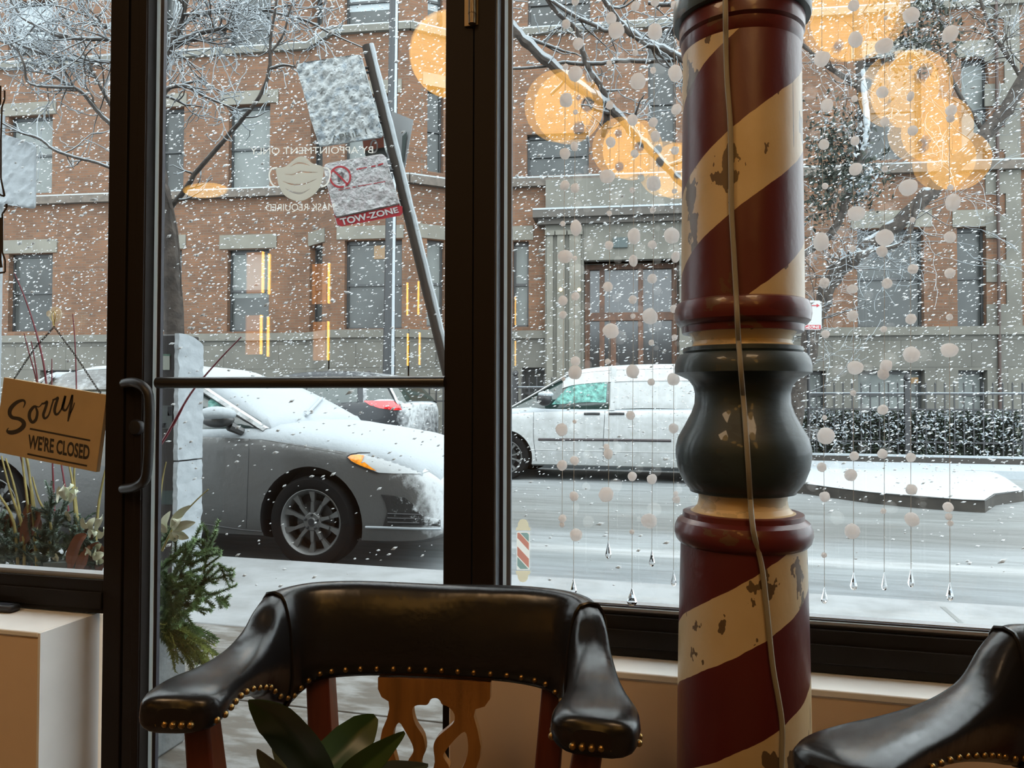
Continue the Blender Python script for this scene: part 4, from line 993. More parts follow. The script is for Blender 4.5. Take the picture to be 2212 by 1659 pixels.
# building end wall and back
m.quad(FP(UB, zl1-.18), FP(UB, zl1-.18, -8), FP(UB, ZTOP, -8), FP(UB, ZTOP))
m.quad(FP(UA, -1, -.6), FP(UB, -1, -.6), FP(UB, ZTOP, -.6), FP(UA, ZTOP, -.6))
o = m.build('brick_wall', BRICK, bld, smooth=False, uvf=fuv); o['label'] = 'brown brick wall'
# stone base
m = MB(); zb = zl1-.18
wallgrid(m, UA, ba0, -.2, zb, holes, .06); wallgrid(m, ba1, UB, -.2, zb, holes, .06)
for pl in PLS: m.quad(pl.p(0, -.2, .06), pl.p(pl.L, -.2, .06), pl.p(pl.L, zb, .06), pl.p(0, zb, .06))
m.quad(FP(UB, -.2, .06), FP(UB, -.2, -8), FP(UB, zb, -8), FP(UB, zb, .06))
BASE = brickmat('limestone_blocks', (.215, .205, .175), (.185, .178, .155), (.11, .105, .09)); 
for nd in BASE.node_tree.nodes:
    if nd.type == 'TEX_BRICK': nd.inputs['Brick Width'].default_value = 1.5; nd.inputs['Row Height'].default_value = .62; nd.inputs['Mortar Size'].default_value = .008
o = m.build('stone_base', BASE, bld, smooth=False, uvf=fuv); o['label'] = 'grey limestone base'
def fbox(mb, u0, z0, u1, z1, o0, o1, pl=None):
    f = pl.p if pl else FP
    vs = [f(u0, z0, o0), f(u1, z0, o0), f(u1, z1, o0), f(u0, z1, o0), f(u0, z0, o1), f(u1, z0, o1), f(u1, z1, o1), f(u0, z1, o1)]
    mb.add(vs, [(0, 3, 2, 1), (4, 5, 6, 7), (0, 1, 5, 4), (1, 2, 6, 5), (2, 3, 7, 6), (3, 0, 4, 7)])
def band(nm, z0, z1, o1, mt, snow=True):
    m = MB(); sm = MB()
    for (ua, ub, pl) in ((UA, ba0+.02, None), (ba1-.02, UB+.05, None)):
        if nm == 'ledge' and z0 < 4 and pl is None and ub > ba1:
            fbox(m, ua, z0, stoneP[0], z1, 0, o1); fbox(m, stoneP[2], z0, ub, z1, 0, o1); 
            fbox(sm, ua, z1, stoneP[0], z1+.03, 0, o1); fbox(sm, stoneP[2], z1, ub, z1+.03, 0, o1)
        else: fbox(m, ua, z0, ub, z1, 0, o1); fbox(sm, ua, z1, ub, z1+.03, 0, o1)
    for pl in PLS: fbox(m, -.03, z0, pl.L+.03, z1, 0, o1, pl); fbox(sm, -.03, z1, pl.L+.03, z1+.03, 0, o1, pl)
    o = m.build(nm, mt, bld, smooth=False)
    if snow: sm.build('snow_line', SNOW, bld, smooth=False)
band('ledge', zl1-.19, zl1, .13, STONE, False); band('ledge', zl2-.20, zl2, .16, mat('brown_stone_ledge', (.17, .14, .115), .85, var=.2)); band('ledge', FU(560, 103)[1]-.16, FU(560, 103)[1], .12, STONE, True)
# lintels
def lint(r, pl=None):
    m = MB(); fbox(m, r[0], r[1], r[2], r[3], -.02, .03, pl); m.build('lintel', STONE2, bld, smooth=False)
def window(r, kind, pl=None, off=0):
    u0, z0, u1, z1 = r; w_, h_ = u1-u0, z1-z0; t = .055; D = -.16+off
    m = MB(); fbox(m, u0, z0, u1, z0+t, D-.05, D, pl); fbox(m, u0, z1-t*1.6, u1, z1, D-.05, D, pl); fbox(m, u0, z0, u0+t, z1, D-.05, D, pl); fbox(m, u1-t, z0, u1, z1, D-.05, D, pl)
    zm = (z0+z1)/2
    fbox(m, u0, zm-.03, u1, zm+.03, D-.05, D+.01, pl)
    if w_ > 1.9:
        for q in (.33, .67): fbox(m, u0+w_*q-.05, z0, u0+w_*q+.05, z1, D-.05, D+.01, pl)
    o = m.build('window', WFRAME, bld, smooth=False)
    m = MB(); fbox(m, u0, z0, u1, z1, D-.06, D-.04, pl); m.build('pane', WGLASS, o, smooth=False)
    if kind in ('blind', 'snow', 'half'):
        zb_ = z0 if kind == 'blind' else z0+h_*(.42 if kind == 'half' else .35)
        m = MB(); fbox(m, u0+t, zb_, u1-t, z1-t*1.6, D-.042, D-.034, pl)
        m.build('blind', BLIND if kind != 'snow' else mat('pale_blind', (.48, .54, .56), .6), o, smooth=False)
for r, kind, off, lin in ops:
    window(r, kind)
    if lin: lint(lin)
for pl, h, kind, lin in brects:
    window(h, kind, pl)
    if lin: lint([max(lin[0], .02), lin[1], min(lin[2], pl.L-.02), lin[3]], pl)
# portal
m = MB(); s0, s1 = stoneP[0], stoneP[2]; zc = FU(1400, 456)[1]
p0, pz0, p1, pz1 = portal
fbox(m, s0, -.1, p0, zc-.05, 0, .30); fbox(m, p1, -.1, s1, zc-.05, 0, .30); fbox(m, p0-.01, pz1, p1+.01, zc-.05, 0, .30)
zt = FU(1400, 385)[1]
fbox(m, s0, zc-.02, s1, zt, 0, .20)
o = m.build('portal_surround', STONE, bld, smooth=False); o['label'] = 'carved limestone entrance surround'
m = MB()
for (x0, x1) in ((1184, 1197), (1206, 1222), (1232, 1256)):
    a, b = FU(x0, 600)[0], FU(x1, 600)[0]; fbox(m, a, .1, b, FU(1200, 515)[1], .30, .36); fbox(m, a-.04, FU(1200, 515)[1], b+.04, FU(1200, 505)[1], .30, .40); fbox(m, a-.03, .1, b+.03, .4, .30, .40)
m.build('pilasters', STONE2, bld, smooth=False)
m = MB(); a = FU(1156, 456)[0]; b = FU(1520, 456)[0]
fbox(m, a, zc-.20, b, zc-.02, 0, .55); fbox(m, a+.12, zc-.34, b-.12, zc-.20, 0, .42)
m.build('cornice', mat('dark_stone_cornice', (.13, .115, .10), .85), bld, smooth=False)
m = MB(); fbox(m, a, zc-.02, b, zc+.02, 0, .56); m.build('snow_line', SNOW, bld, smooth=False)
m = MB(); fbox(m, p0, pz0, p1, pz1, -.50, -.45); o = m.build('entrance_door', mat('dark_entrance_glass', (.05, .055, .06), .15, spec=.8), bld, smooth=False)
m = MB(); W = p1-p0; zr = FU(1360, 680)[1]
for q in (0, .16, .58, .94): fbox(m, p0+W*q, pz0, p0+W*q+.12, pz1, -.45, -.38)
fbox(m, p0, zr-.10, p1, zr+.10, -.45, -.36); fbox(m, p0, pz1-.12, p1, pz1, -.45, -.36); fbox(m, p0+W*.28, pz0, p0+W*.34, zr, -.45, -.38)
x = m.build('wooden_frame', WOODD, o, smooth=False); x['label'] = 'brown wooden door frame'
m = MB(); m.quad(FP(p0, pz0, 0), FP(p0, pz1, 0), FP(p0, pz1, -.75), FP(p0, pz0, -.75)); m.quad(FP(p1, pz1, 0), FP(p1, pz0, 0), FP(p1, pz0, -.75), FP(p1, pz1, -.75)); m.quad(FP(p0, pz1, 0), FP(p1, pz1, 0), FP(p1, pz1, -.75), FP(p0, pz1, -.75))
m.build('portal_reveal', STONE, bld, smooth=False)
q = FU(1340, 530); m = MB(); fbox(m, q[0]-.17, q[1]-.12, q[0]+.17, q[1]+.12, .30, .36); m.build('carved_shield', mat('dark_green_shield', (.08, .11, .11), .6), bld, smooth=False)
for xx in (1214, 1253):
    q = FP(*FU(xx, 631), .42); m = MB(); m.ball(q, .045, 8); m.build('porch_light', emis('porch_glow', (1, .8, .45), 3), bld)
# quoins and pipe at the right corner
m = MB(); uq0 = FU(2172, 500)[0]; UB_ = FU(2205, 500)[0]; z = zl1
k = 0
while z < ZTOP-.4:
    fbox(m, uq0-(.42 if k % 2 == 0 else .0)*1.0, z, UB_, z+.5, 0, .035); z += .5; k += 1
m.build('quoins', STONE, bld, smooth=False)
uc = FU(2152, 500)[0]; m = MB(); m.tube([FP(uc, .1, .10), FP(uc, ZTOP, .10)], .035, 8); m.build('drain_pipe', mat('rusty_dark_pipe', (.07, .035, .025), .6), bld)
m = MB()
# warm lamp glow rooms
for (x0, y0, x1, y1) in ((803, 527, 845, 556), (1975, 815, 1990, 828)):
    r = rect(x0, y0, x1, y1, .7 if x0 < 900 else 0); m = MB(); fbox(m, r[0], r[1], r[2], r[3], (.7 if x0 < 900 else 0)-.20, (.7 if x0 < 900 else 0)-.175); m.build('lit_room', WARMWIN, bld, smooth=False)
# pale sky-lit house beyond the right corner is left open

# ================================================================ IRON FENCE and HEDGE
fen = empty('iron_fence', (2, 15.3, 0), 'black iron picket fence in front of the building', 'fence')
FY = 15.35
def fence_run(x0, x1, zt):
    n_ = int((x1-x0)/.155); m = MB()
    for i in range(n_):
        x = x0+i*.155; m.box((x-.011, FY-.011, .1), (x+.011, FY+.011, zt-.05)); m.lathe([(.012, zt-.05), (.016, zt-.035), (.002, zt)], (x, FY, 0), 6)
    for z in (zt-.22, .35, zt-.5): m.box((x0, FY-.014, z-.015), (x1, FY+.014, z+.015))
    m.build('pickets', IRON, fen, smooth=False)
    m = MB(); m.box((x0, FY-.016, zt-.205), (x1, FY+.016, zt-.19)); m.build('snow_line', SNOW, fen)
    x = x0+1.55
    while x < x1:
        m = MB(); m.box((x-.05, FY-.05, .0), (x+.05, FY+.05, zt+.02)); m.lathe([(.03, zt+.02), (.06, zt+.05), (.065, zt+.09), (.04, zt+.13), (.005, zt+.15)], (x, FY, 0), 12); m.build('fence_post', IRON, fen)
        x += 3.26
fence_run(P(1100, 850, FY).x-11.2, P(1225, 850, FY).x, 1.56)
xr = P(1960, 850, FY).x
fence_run(xr-1.55-3.26, P(2400, 850, FY).x, 1.44)
# hedge: dark core plus countless leaves, snow on top
hx0, hx1 = P(1715, 930, 15.6).x, P(2188, 930, 15.6).x
hd = empty('clipped_hedge', ((hx0+hx1)/2, 15.75, 0), 'clipped dark hedge dusted with snow behind the fence', 'hedge')
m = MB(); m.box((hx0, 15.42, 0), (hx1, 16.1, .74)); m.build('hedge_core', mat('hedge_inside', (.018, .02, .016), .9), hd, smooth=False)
r1 = random.Random(5)
def leafcloud(mb, n, fpos, s, up=.3, rr=r1):
    for _ in range(n):
        c = V(fpos()); a = V((rr.gauss(0, 1), rr.gauss(0, 1), rr.gauss(0, 1)+up)).normalized(); b = a.orthogonal().normalized(); b = Matrix.Rotation(rr.uniform(0, 6.28), 3, a) @ b; cc = a.cross(b); L_ = s*rr.uniform(.6, 1.3)
        mb.add([c-b*L_, c-cc*L_*.45+a*L_*.1, c+b*L_, c+cc*L_*.45+a*L_*.1], [(0, 1, 2, 3)])
m = MB()
def hp_():
    x = r1.uniform(hx0-.1, hx1+.1)
    if r1.random() < .72: return (x, 15.40+r1.uniform(-.05, .05), r1.uniform(.03, .84))
    return (x, r1.uniform(15.35, 16.1), .78+r1.uniform(-.05, .14))
leafcloud(m, 7000, hp_, .042); tag(m.build('hedge_leaves', HEDGEL, hd, smooth=False), kind='stuff')
m = MB()
def hs_():
    x = r1.uniform(hx0-.1, hx1+.1); 
    if r1.random() < .55: return (x, r1.uniform(15.33, 16.1), .84+.10*noise.noise(V((x*1.7, 0, 0)))+r1.uniform(-.07, .08))
    return (x, 15.33+r1.uniform(-.03, .03), .1+.75*r1.random()**.7)
leafcloud(m, 2600, hs_, .038, 1.5); tag(m.build('hedge_snow', SNOW, hd, smooth=False), kind='stuff')

# ================================================================ VEHICLES
def cat(p0, p1, p2, p3, t):
    return tuple(.5*((2*b) + (-a+c)*t + (2*a-5*b+4*c-d)*t*t + (-a+3*b-3*c+d)*t**3) for a, b, c, d in zip(p0, p1, p2, p3))
def dens(st, sub):
    out = []
    for i in range(len(st)-1):
        for k in range(sub): out.append(cat(st[max(i-1, 0)], st[i], st[i+1], st[min(i+2, len(st)-1)], k/sub))
    out.append(st[-1]); return out
def vehicle(root, paint, stations, cabin, wheels, wr, loc, sgn, archr, roofx, pillars, glass, label=None):
    """stations: (x, zbottom, zshoulder, ztop, halfwidth); cabin: (x, zbase, zroof, wbase, wroof); sgn=+1 faces +X"""
    X, Y, Z = loc
    def W(x, y, z): return V((X+sgn*x, Y+y, Z+z))
    rows = []
    for (x, zb, zs, zt, w_) in dens(stations, 5):
        half = [(0, zb), (w_*.86, zb), (w_*.965, zb+.03), (w_*.985, zb+.10), (w_, zb+(zs-zb)*.35), (w_*1.004, zb+(zs-zb)*.6), (w_*.996, zs-.13), (w_*.985, zs-.07), (w_*.955, zs-.015), (w_*.90, zs+(zt-zs)*.35), (w_*.7, zs+(zt-zs)*.75), (w_*.35, zt-.004), (0, zt)]
        ring = [(-y, z) for y, z in half] + [(y, z) for y, z in half[-2:0:-1]]
        rows.append([W(x, y, z) for y, z in ring])
    m = MB(); m.grid(rows, True); n_ = len(rows[0]); m.add(rows[0], [tuple(range(n_))]); m.add(rows[-1], [tuple(range(n_))[::-1]])
    tmp = m.build('body', [paint, BLACKM], root, sharp=50, local=False)
    bm = bmesh.new(); bm.from_mesh(tmp.data); bmesh.ops.remove_doubles(bm, verts=bm.verts, dist=1e-4); bmesh.ops.recalc_face_normals(bm, faces=bm.faces); bm.to_mesh(tmp.data); bm.free()
    # wheel arches cut out
    for wx in wheels:
        for sy in (-1, 1):
            c = MB(); yy = (stations[len(stations)//2][4])*sy
            ax = Matrix.Rotation(PI/2, 3, 'X'); q = W(wx, yy, wr)
            c.lathe([(archr, -.27), (archr, .27)], q, 40, ax); c.box((q.x-archr, q.y-.27, q.z-.6), (q.x+archr, q.y+.27, q.z-.0)) if False else None
            cut = c.build('cut', BLACKM, root, smooth=False)
            cut.data.materials.clear(); cut.data.materials.append(BLACKM)
            b = tmp.modifiers.new('b', 'BOOLEAN'); b.object = cut; b.operation = 'DIFFERENCE'; b.solver = 'EXACT'
            try: b.material_mode = 'TRANSFER'
            except Exception: pass
            bpy.context.view_layer.update()
            dg = bpy.context.evaluated_depsgraph_get(); me = bpy.data.meshes.new_from_object(tmp.evaluated_get(dg))
            tmp.modifiers.clear(); tmp.data = me; bpy.data.objects.remove(cut)
    me = tmp.data; me.polygons.foreach_set('use_smooth', [True]*len(me.polygons)); me.set_sharp_from_angle(angle=math.radians(42))
    # cabin
    crow = []
    for (x, zb, zr, wb, wrf) in dens(cabin, 4):
        h = max(.0, zr-zb)
        half = [(wb, zb), (wb*.985+wrf*.015, zb+h*.1), (wb*.45+wrf*.55, zb+h*.62), (wrf, zb+h*.88), (wrf*.93, zb+h*.965), (wrf*.6, zb+h*.995), (0, zr)]
        crow.append([W(x, -y, z) for y, z in half] + [W(x, y, z) for y, z in half[-2::-1]])
    m = MB(); m.grid(crow); cab = m.build('windows', glass, root, sharp=50)
    # roof skin: same shape, slightly outside, between roofx
    def skin(name, cond, off, mt):
        m = MB(); dd = dens(cabin, 4); n_ = len(crow[0])
        for i in range(len(crow)-1):
            for k in range(n_-1):
                xm = (dd[i][0]+dd[i+1][0])/2
                if cond(xm, k, n_):
                    q = [crow[i][k], crow[i][k+1], crow[i+1][k+1], crow[i+1][k]]
                    nn = (q[1]-q[0]).cross(q[3]-q[0]); nn = nn.normalized() if nn.length else V((0, 0, 1))
                    c = V((X+sgn*xm, Y, Z+.9)); mid = sum(q, V((0, 0, 0)))/4
                    if nn.dot(mid-c) < 0: nn = -nn
                    m.hexa([v+nn*off*.2 for v in q], nn*off)
        return m.build(name, mt, root, smooth=False)
    skin('roof', lambda x, k, n_: roofx[0] <= x <= roofx[1] and k >= 2 and k <= n_-4, .014, paint)
    m = MB()
    for (p0, p1, wd) in pillars:                # (x,z) base to (x,z) top, both sides
        for sy in (-1, 1):
            def cy(x, z):
                dd = dens(cabin, 8); b = min(dd, key=lambda s: abs(s[0]-x)); f = (z-b[1])/max(.01, b[2]-b[1]); f = min(max(f, 0), 1); return (b[3]*(1-f)+b[4]*f)*sy
            pts = []
            for i in range(9):
                u = i/8; x = p0[0]+(p1[0]-p0[0])*u; z = p0[1]+(p1[1]-p0[1])*u; pts.append(W(x, cy(x, z)+.004*sy, z))
            m.tube(pts, wd, 6, flat=.5)
    m.build('pillars', paint, root)
    # wheels
    for wx in wheels:
        for sy in (-1, 1):
            yc = (stations[len(stations)//2][4]-.115)*sy
            wheel(root, W(wx, yc, wr), wr, sy)
    bpy.context.view_layer.update()
    return tmp, cab, W
def wheel(root, c, r, sy):
    ax = Matrix.Rotation(PI/2 if sy < 0 else -PI/2, 3, 'X')   # local z -> outward
    m = MB(); rr = r*.70
    m.lathe([(rr, -.10), (r*.93, -.105), (r*.99, -.08), (r, -.04), (r, .04), (r*.99, .08), (r*.93, .105), (r*.80, .108), (rr+.006, .098), (rr, .09), (rr, -.10)], c, 48, ax, caps=False)
    t = m.build('tyre', TYRE, root)
    m = MB(); m.lathe([(rr, -.09), (rr-.012, -.08), (rr-.02, .05), (rr-.008, .085), (rr+.006, .099), (rr+.001, .101), (rr-.012, .088), (rr-.03, .04)], c, 48, ax, caps=False)
    A = ax.to_4x4(); Mx = Matrix.Translation(c) @ A
    for k in range(10):                          # ten spokes
        a0 = 2*PI*(k+.5)/10; pair = (PI/10-.17)*(1 if k % 2 else -1)*.55
        ca = a0+pair
        for (r0, r1, w0, w1) in ((.055, rr*.62, .015, .011), (rr*.62, rr*.985, .011, .025)):
            ang_in = a0+pair*(.2 if r0 < .1 else .6); ang_out = a0+pair*(.6 if r0 < .1 else 0)
            P0 = V((r0*math.cos(ang_in), r0*math.sin(ang_in), .075)); P1 = V((r1*math.cos(ang_out), r1*math.sin(ang_out), .086))
            t0 = V((-math.sin(ang_in), math.cos(ang_in), 0)); t1 = V((-math.sin(ang_out), math.cos(ang_out), 0))
            m.hexa([Mx @ (P0-t0*w0), Mx @ (P0+t0*w0), Mx @ (P1+t1*w1), Mx @ (P1-t1*w1)], Mx.to_3x3() @ V((0, 0, -.028)))
    m.lathe([(.001, .088), (.028, .088), (.034, .08), (.060, .080), (.072, .07), (.072, .04)], c, 32, ax, caps=False)
    rim = m.build('rim', RIM, root, sharp=25)
    m = MB()
    for k in range(5):
        a = 2*PI*k/5+.3; q = Mx @ V((.052*math.cos(a), .052*math.sin(a), .083)); m.lathe([(.011, -.004), (.011, .003), (.007, .006), (.001, .006)], q, 8, ax)
    m.lathe([(.001, .0905), (.024, .0895), (.026, .086)], c, 24, ax, caps=False); m.build('wheel_nuts', BLACKM, rim)
    m = MB(); m.lathe([(.001, .0), (.15, .0), (.15, .02), (.001, .02)], c, 32, ax); m.build('brake_disc', mat('brake_disc_steel', (.12, .12, .12), .4, .8), rim)
    m = MB(); m.lathe([(.001, -.06), (rr-.01, -.06)], c, 24, ax, caps=False); m.build('wheel_back', BLACKM, rim)
def bvh_of(o, par):
    Mx = PM[par.name]; me = o.data
    return BVHTree.FromPolygons([Mx @ v.co for v in me.vertices], [tuple(p.vertices) for p in me.polygons])
def hitpx(bv, px, py, off=.004):
    d = ray(px, py).normalized(); h = bv.ray_cast(CAM, d)
    if h[0] is None: return None
    n_ = h[1]; n_ = n_ if n_.dot(d) < 0 else -n_
    return h[0]+n_*off
def px_line(name, pts, r, bv, mt, parent, off=.0015, n=5):
    out = []
    for (x, y) in spline(pts, 8):
        q = hitpx(bv, x, y, off)
        if q is not None and (not out or (q-out[-1]).length < .6): out.append(q)
    if len(out) < 2: return None
    m = MB(); m.tube(out, r, n); return m.build(name, mt, parent)
def px_patch(name, loop, bv, mt, parent, off=.006, step=3, label=None, dep=.5):
    vs, fs = fill2d(loop, step); pts = []; d0 = None
    for v in vs:
        q = hitpx(bv, v.x, v.y, off); pts.append(q)
    ok = [p for p in pts if p is not None]
    if not ok: print('patch miss', name); return None
    m = MB(); vv = [p if p is not None else ok[0] for p in pts]
    fs = [tuple(f) for f in fs if all(pts[i] is not None for i in f) and max((pts[f[0]]-pts[f[1]]).length, (pts[f[1]]-pts[f[2]]).length) < dep]
    m.add(vv, fs); o = m.build(name, mt, parent)
    if label: o['label'] = label
    return o
def snowcap(name, src, root, thr=.5, th=.035, nscale=3, zmin=-9, cond=None, mt=None, amp=.4):
    """snow lying on the upward faces of a mesh part, thinning out at its borders"""
    Mx = PM[root.name]; bm = bmesh.new(); bm.from_mesh(src.data); bm.transform(Mx)
    bmesh.ops.subdivide_edges(bm, edges=[e for e in bm.edges if e.calc_length() > .25], cuts=2, use_grid_fill=True)
    bm.normal_update()
    kill = [f for f in bm.faces if f.normal.z < thr or f.calc_center_median().z < zmin or (cond and not cond(f.calc_center_median(), f.normal))]
    bmesh.ops.delete(bm, geom=kill, context='FACES')
    if not bm.faces: bm.free(); print('no snow', name); return None
    bmesh.ops.remove_doubles(bm, verts=bm.verts, dist=.002)
    bound = {v for e in bm.edges if len(e.link_faces) == 1 for v in e.verts}
    for v in bm.verts:
        k = .15 if v in bound else 1.0
        v.co = v.co + v.normal*.003 + V((0, 0, 1))*th*k*(1+amp*noise.noise(v.co*nscale))
    # skirt down to the surface
    be = [e for e in bm.edges if len(e.link_faces) == 1]
    r = bmesh.ops.extrude_edge_only(bm, edges=be)
    for g in r['geom']:
        if isinstance(g, bmesh.types.BMVert): g.co.z -= .025
    bm.transform(Mx.inverted())
    me = bpy.data.meshes.new(name); bm.to_mesh(me); bm.free(); me.materials.append(mt or SNOW)
    me.polygons.foreach_set('use_smooth', [True]*len(me.polygons))
    o = bpy.data.objects.new(name, me); COL.objects.link(o); o.parent = root; PM[o.name] = PM[root.name].copy()
    return o
def dusted(name, base, amt=.5, scale=9, rough=.5, metal=0, dirv=(.7, 0, .7), lo=.1, hi=.9):
    """paint partly covered by blown snow: more where the surface faces up or into the wind"""
    m = mat(name, base, rough, metal, coat=.1, spec=.35); n, N, L, B = nodes(m)
    g = N.new('ShaderNodeNewGeometry'); vm = N.new('ShaderNodeVectorMath'); vm.operation = 'DOT_PRODUCT'; vm.inputs[1].default_value = V(dirv).normalized(); L.new(g.outputs['Normal'], vm.inputs[0])
    t = N.new('ShaderNodeTexCoord'); x = N.new('ShaderNodeTexNoise'); x.inputs['Scale'].default_value = scale; x.inputs['Detail'].default_value = 8; x.inputs['Roughness'].default_value = .7; L.new(t.outputs['Object'], x.inputs[0])
    a = N.new('ShaderNodeMath'); a.operation = 'MULTIPLY_ADD'; L.new(vm.outputs['Value'], a.inputs[0]); a.inputs[1].default_value = amt; L.new(x.outputs[0], a.inputs[2])
    r = N.new('ShaderNodeMapRange'); r.inputs[1].default_value = lo; r.inputs[2].default_value = hi; L.new(a.outputs[0], r.inputs[0])
    mx = N.new('ShaderNodeMix'); mx.data_type = 'RGBA'; L.new(r.outputs[0], mx.inputs[0]); mx.inputs[6].default_value = (*base, 1); mx.inputs[7].default_value = (.82, .86, .88, 1)
    L.new(mx.outputs[2], B.inputs['Base Color'])
    r2 = N.new('ShaderNodeMapRange'); r2.inputs[1].default_value = lo; r2.inputs[2].default_value = hi; r2.inputs[3].default_value = rough; r2.inputs[4].default_value = .9; L.new(a.outputs[0], r2.inputs[0]); L.new(r2.outputs[0], B.inputs['Roughness'])
    r3 = N.new('ShaderNodeMapRange'); r3.inputs[1].default_value = lo; r3.inputs[2].default_value = hi; r3.inputs[3].default_value = metal; r3.inputs[4].default_value = 0; L.new(a.outputs[0], r3.inputs[0]); L.new(r3.outputs[0], B.inputs['Metallic'])
    u = N.new('ShaderNodeBump'); u.inputs['Strength'].default_value = .35; u.inputs['Distance'].default_value = .015; L.new(a.outputs[0], u.inputs['Height']); L.new(u.outputs[0], B.inputs['Normal'])
    return m
# ---- silver sedan parked at the near kerb, facing right
YN = 5.05
xw_ = P(668, 1128, YN).x
sed = empty('parked_sedan', (xw_, YN+.925, ZS), 'silver grey sedan covered in snow, parked at the near kerb', 'car')
SEDP = dusted('silver_paint_with_snow', (.155, .155, .152), .85, 11, .34, .30, (.80, -.05, .60), .84, 1.16)
st = [(.95, .34, .50, .58, .48), (.93, .24, .58, .66, .66), (.84, .20, .68, .755, .80), (.66, .19, .77, .85, .875), (.35, .19, .85, .93, .915), (0, .19, .90, .985, .925), (-.45, .19, .945, 1.03, .925), (-1.2, .19, .965, 1.0, .925), (-2.3, .19, .99, 1.02, .925), (-3.0, .20, 1.01, 1.07, .915), (-3.5, .23, 1.01, 1.09, .88), (-3.82, .28, .97, 1.07, .80), (-3.94, .36, .84, .93, .66)]
cb = [(-.40, 1.0, 1.015, .80, .78), (-.62, .985, 1.13, .82, .74), (-.95, .975, 1.30, .84, .66), (-1.25, .975, 1.42, .85, .60), (-1.6, .98, 1.47, .85, .60), (-2.0, .985, 1.48, .85, .60), (-2.5, .99, 1.44, .84, .59), (-2.9, 1.0, 1.31, .82, .58), (-3.25, 1.02, 1.12, .78, .62), (-3.4, 1.05, 1.06, .74, .70)]
body, cab, W = vehicle(sed, SEDP, st, cb, (0, -2.85), .335, (xw_, YN+.925, ZS), 1, .405, (-2.62, -1.25), [((-.42, .99), (-1.30, 1.41), .048), ((-1.75, .98), (-1.78, 1.45), .028), ((-2.72, 1.0), (-2.62, 1.40), .05), ((-3.3, 1.04), (-2.6, 1.42), .04)], CARGLASS)
snowcap('hood_snow', body, sed, .55, .022, 4, cond=lambda c, n_: c.x > xw_-3.2 or True)
# snow over windscreen and roof
snowcap('roof_and_windscreen_snow', cab, sed, .33, .045, 3, cond=lambda c, n_: abs(n_.y) < .66)
bv = bvh_of(body, sed); bc = bvh_of(cab, sed)
for pts in ([(541, 926), (538, 960), (536, 1020), (534, 1080), (532, 1140)], ):
    px_line('door_gap', pts, .003, bv, BLACKM, sed, 0)
px_line('shoulder_crease', [(432, 936), (540, 946), (640, 962), (740, 980)], .004, bv, mat('crease_grey', (.20, .20, .20), .4, .3), sed, -.001)
px_line('belt_trim', [(437, 917), (480, 921), (540, 927), (572, 930)], .006, bv, BLACKM, sed, .002)
px_line('sill_line', [(440, 1132), (520, 1144), (566, 1148)], .005, bv, BLACKM, sed, 0)
hl = [(751, 989), (757, 984), (770, 981), (800, 981), (850, 986), (900, 994), (945, 1003), (945, 1022), (900, 1024), (850, 1023), (818, 1021), (800, 1014), (775, 1004), (760, 997)]
px_patch('headlight', hl, bv, dusted('headlight_with_snow', (.5, .52, .53), .9, 14, .2, .2, (.9, -.3, .3), .55, .85), sed, .006, 5)
px_patch('amber_reflector', [(752, 989), (759, 984), (775, 983), (788, 985), (783, 996), (800, 1008), (815, 1018), (800, 1014), (775, 1004), (760, 996)], bv, AMBERL, sed, .011, 2.5, 'amber side reflector of the headlight')
px_line('headlight_rim', [(816, 1022), (800, 1016), (775, 1006), (757, 996), (750, 989), (757, 983), (775, 980), (800, 980)], .004, bv, BLACKM, sed, .008)
px_patch('lower_grille', [(823, 1068), (850, 1071), (875, 1075), (893, 1090), (905, 1105), (915, 1115), (950, 1122), (950, 1137), (828, 1136), (837, 1105), (832, 1085)], bv, dusted('black_grille_with_snow', (.02, .02, .02), .6, 22, .6, 0, (.5, 0, .8), .62, .78), sed, .008, 4)
for yy_ in (1109, 1118, 1127): px_line('grille_slat', [(838, yy_), (870, yy_+1), (905, yy_+2)], .005, bv, BLACKM, sed, .012)
px_line('bumper_lip', [(790, 1138), (830, 1139), (890, 1141), (950, 1142)], .009, bv, SNOW, sed, .006)
# mirror
mp_ = P(470, 905, YN-.06)
m = MB(); m.ball((mp_.x, mp_.y, mp_.z-.005), 1, 12, (.135, .075, .062)); m.tube([(mp_.x+.08, mp_.y+.03, mp_.z-.05), (mp_.x+.13, mp_.y+.12, mp_.z-.10)], [.04, .03], 8)
mi = m.build('wing_mirror', mat('mirror_housing_grey', (.09, .09, .09), .35, .3, coat=.4), sed)
m = MB(); m.ball((mp_.x-.005, mp_.y, mp_.z+.035), 1, 12, (.152, .092, .058)); m.build('mirror_snow', SNOW, mi)
# wiper
bw_ = bvh_of(cab, sed); out = [hitpx(bw_, x, y, .06) for x, y in ((655, 911), (672, 892), (690, 872), (703, 860))]
out = [o for o in out if o is not None]
if len(out) > 1: m = MB(); m.tube(out, .012, 6); m.build('wiper', SNOW, sed)
px_patch('greenish_window_frost', [(450, 868), (460, 858), (470, 864), (478, 868), (480, 880), (450, 882)], bc, GREENGLASS, sed, .004, 3)
px_patch('greenish_window_frost', [(120, 838), (165, 824), (215, 816), (232, 817), (200, 838), (165, 846)], bc, GREENGLASS, sed, .004, 5)

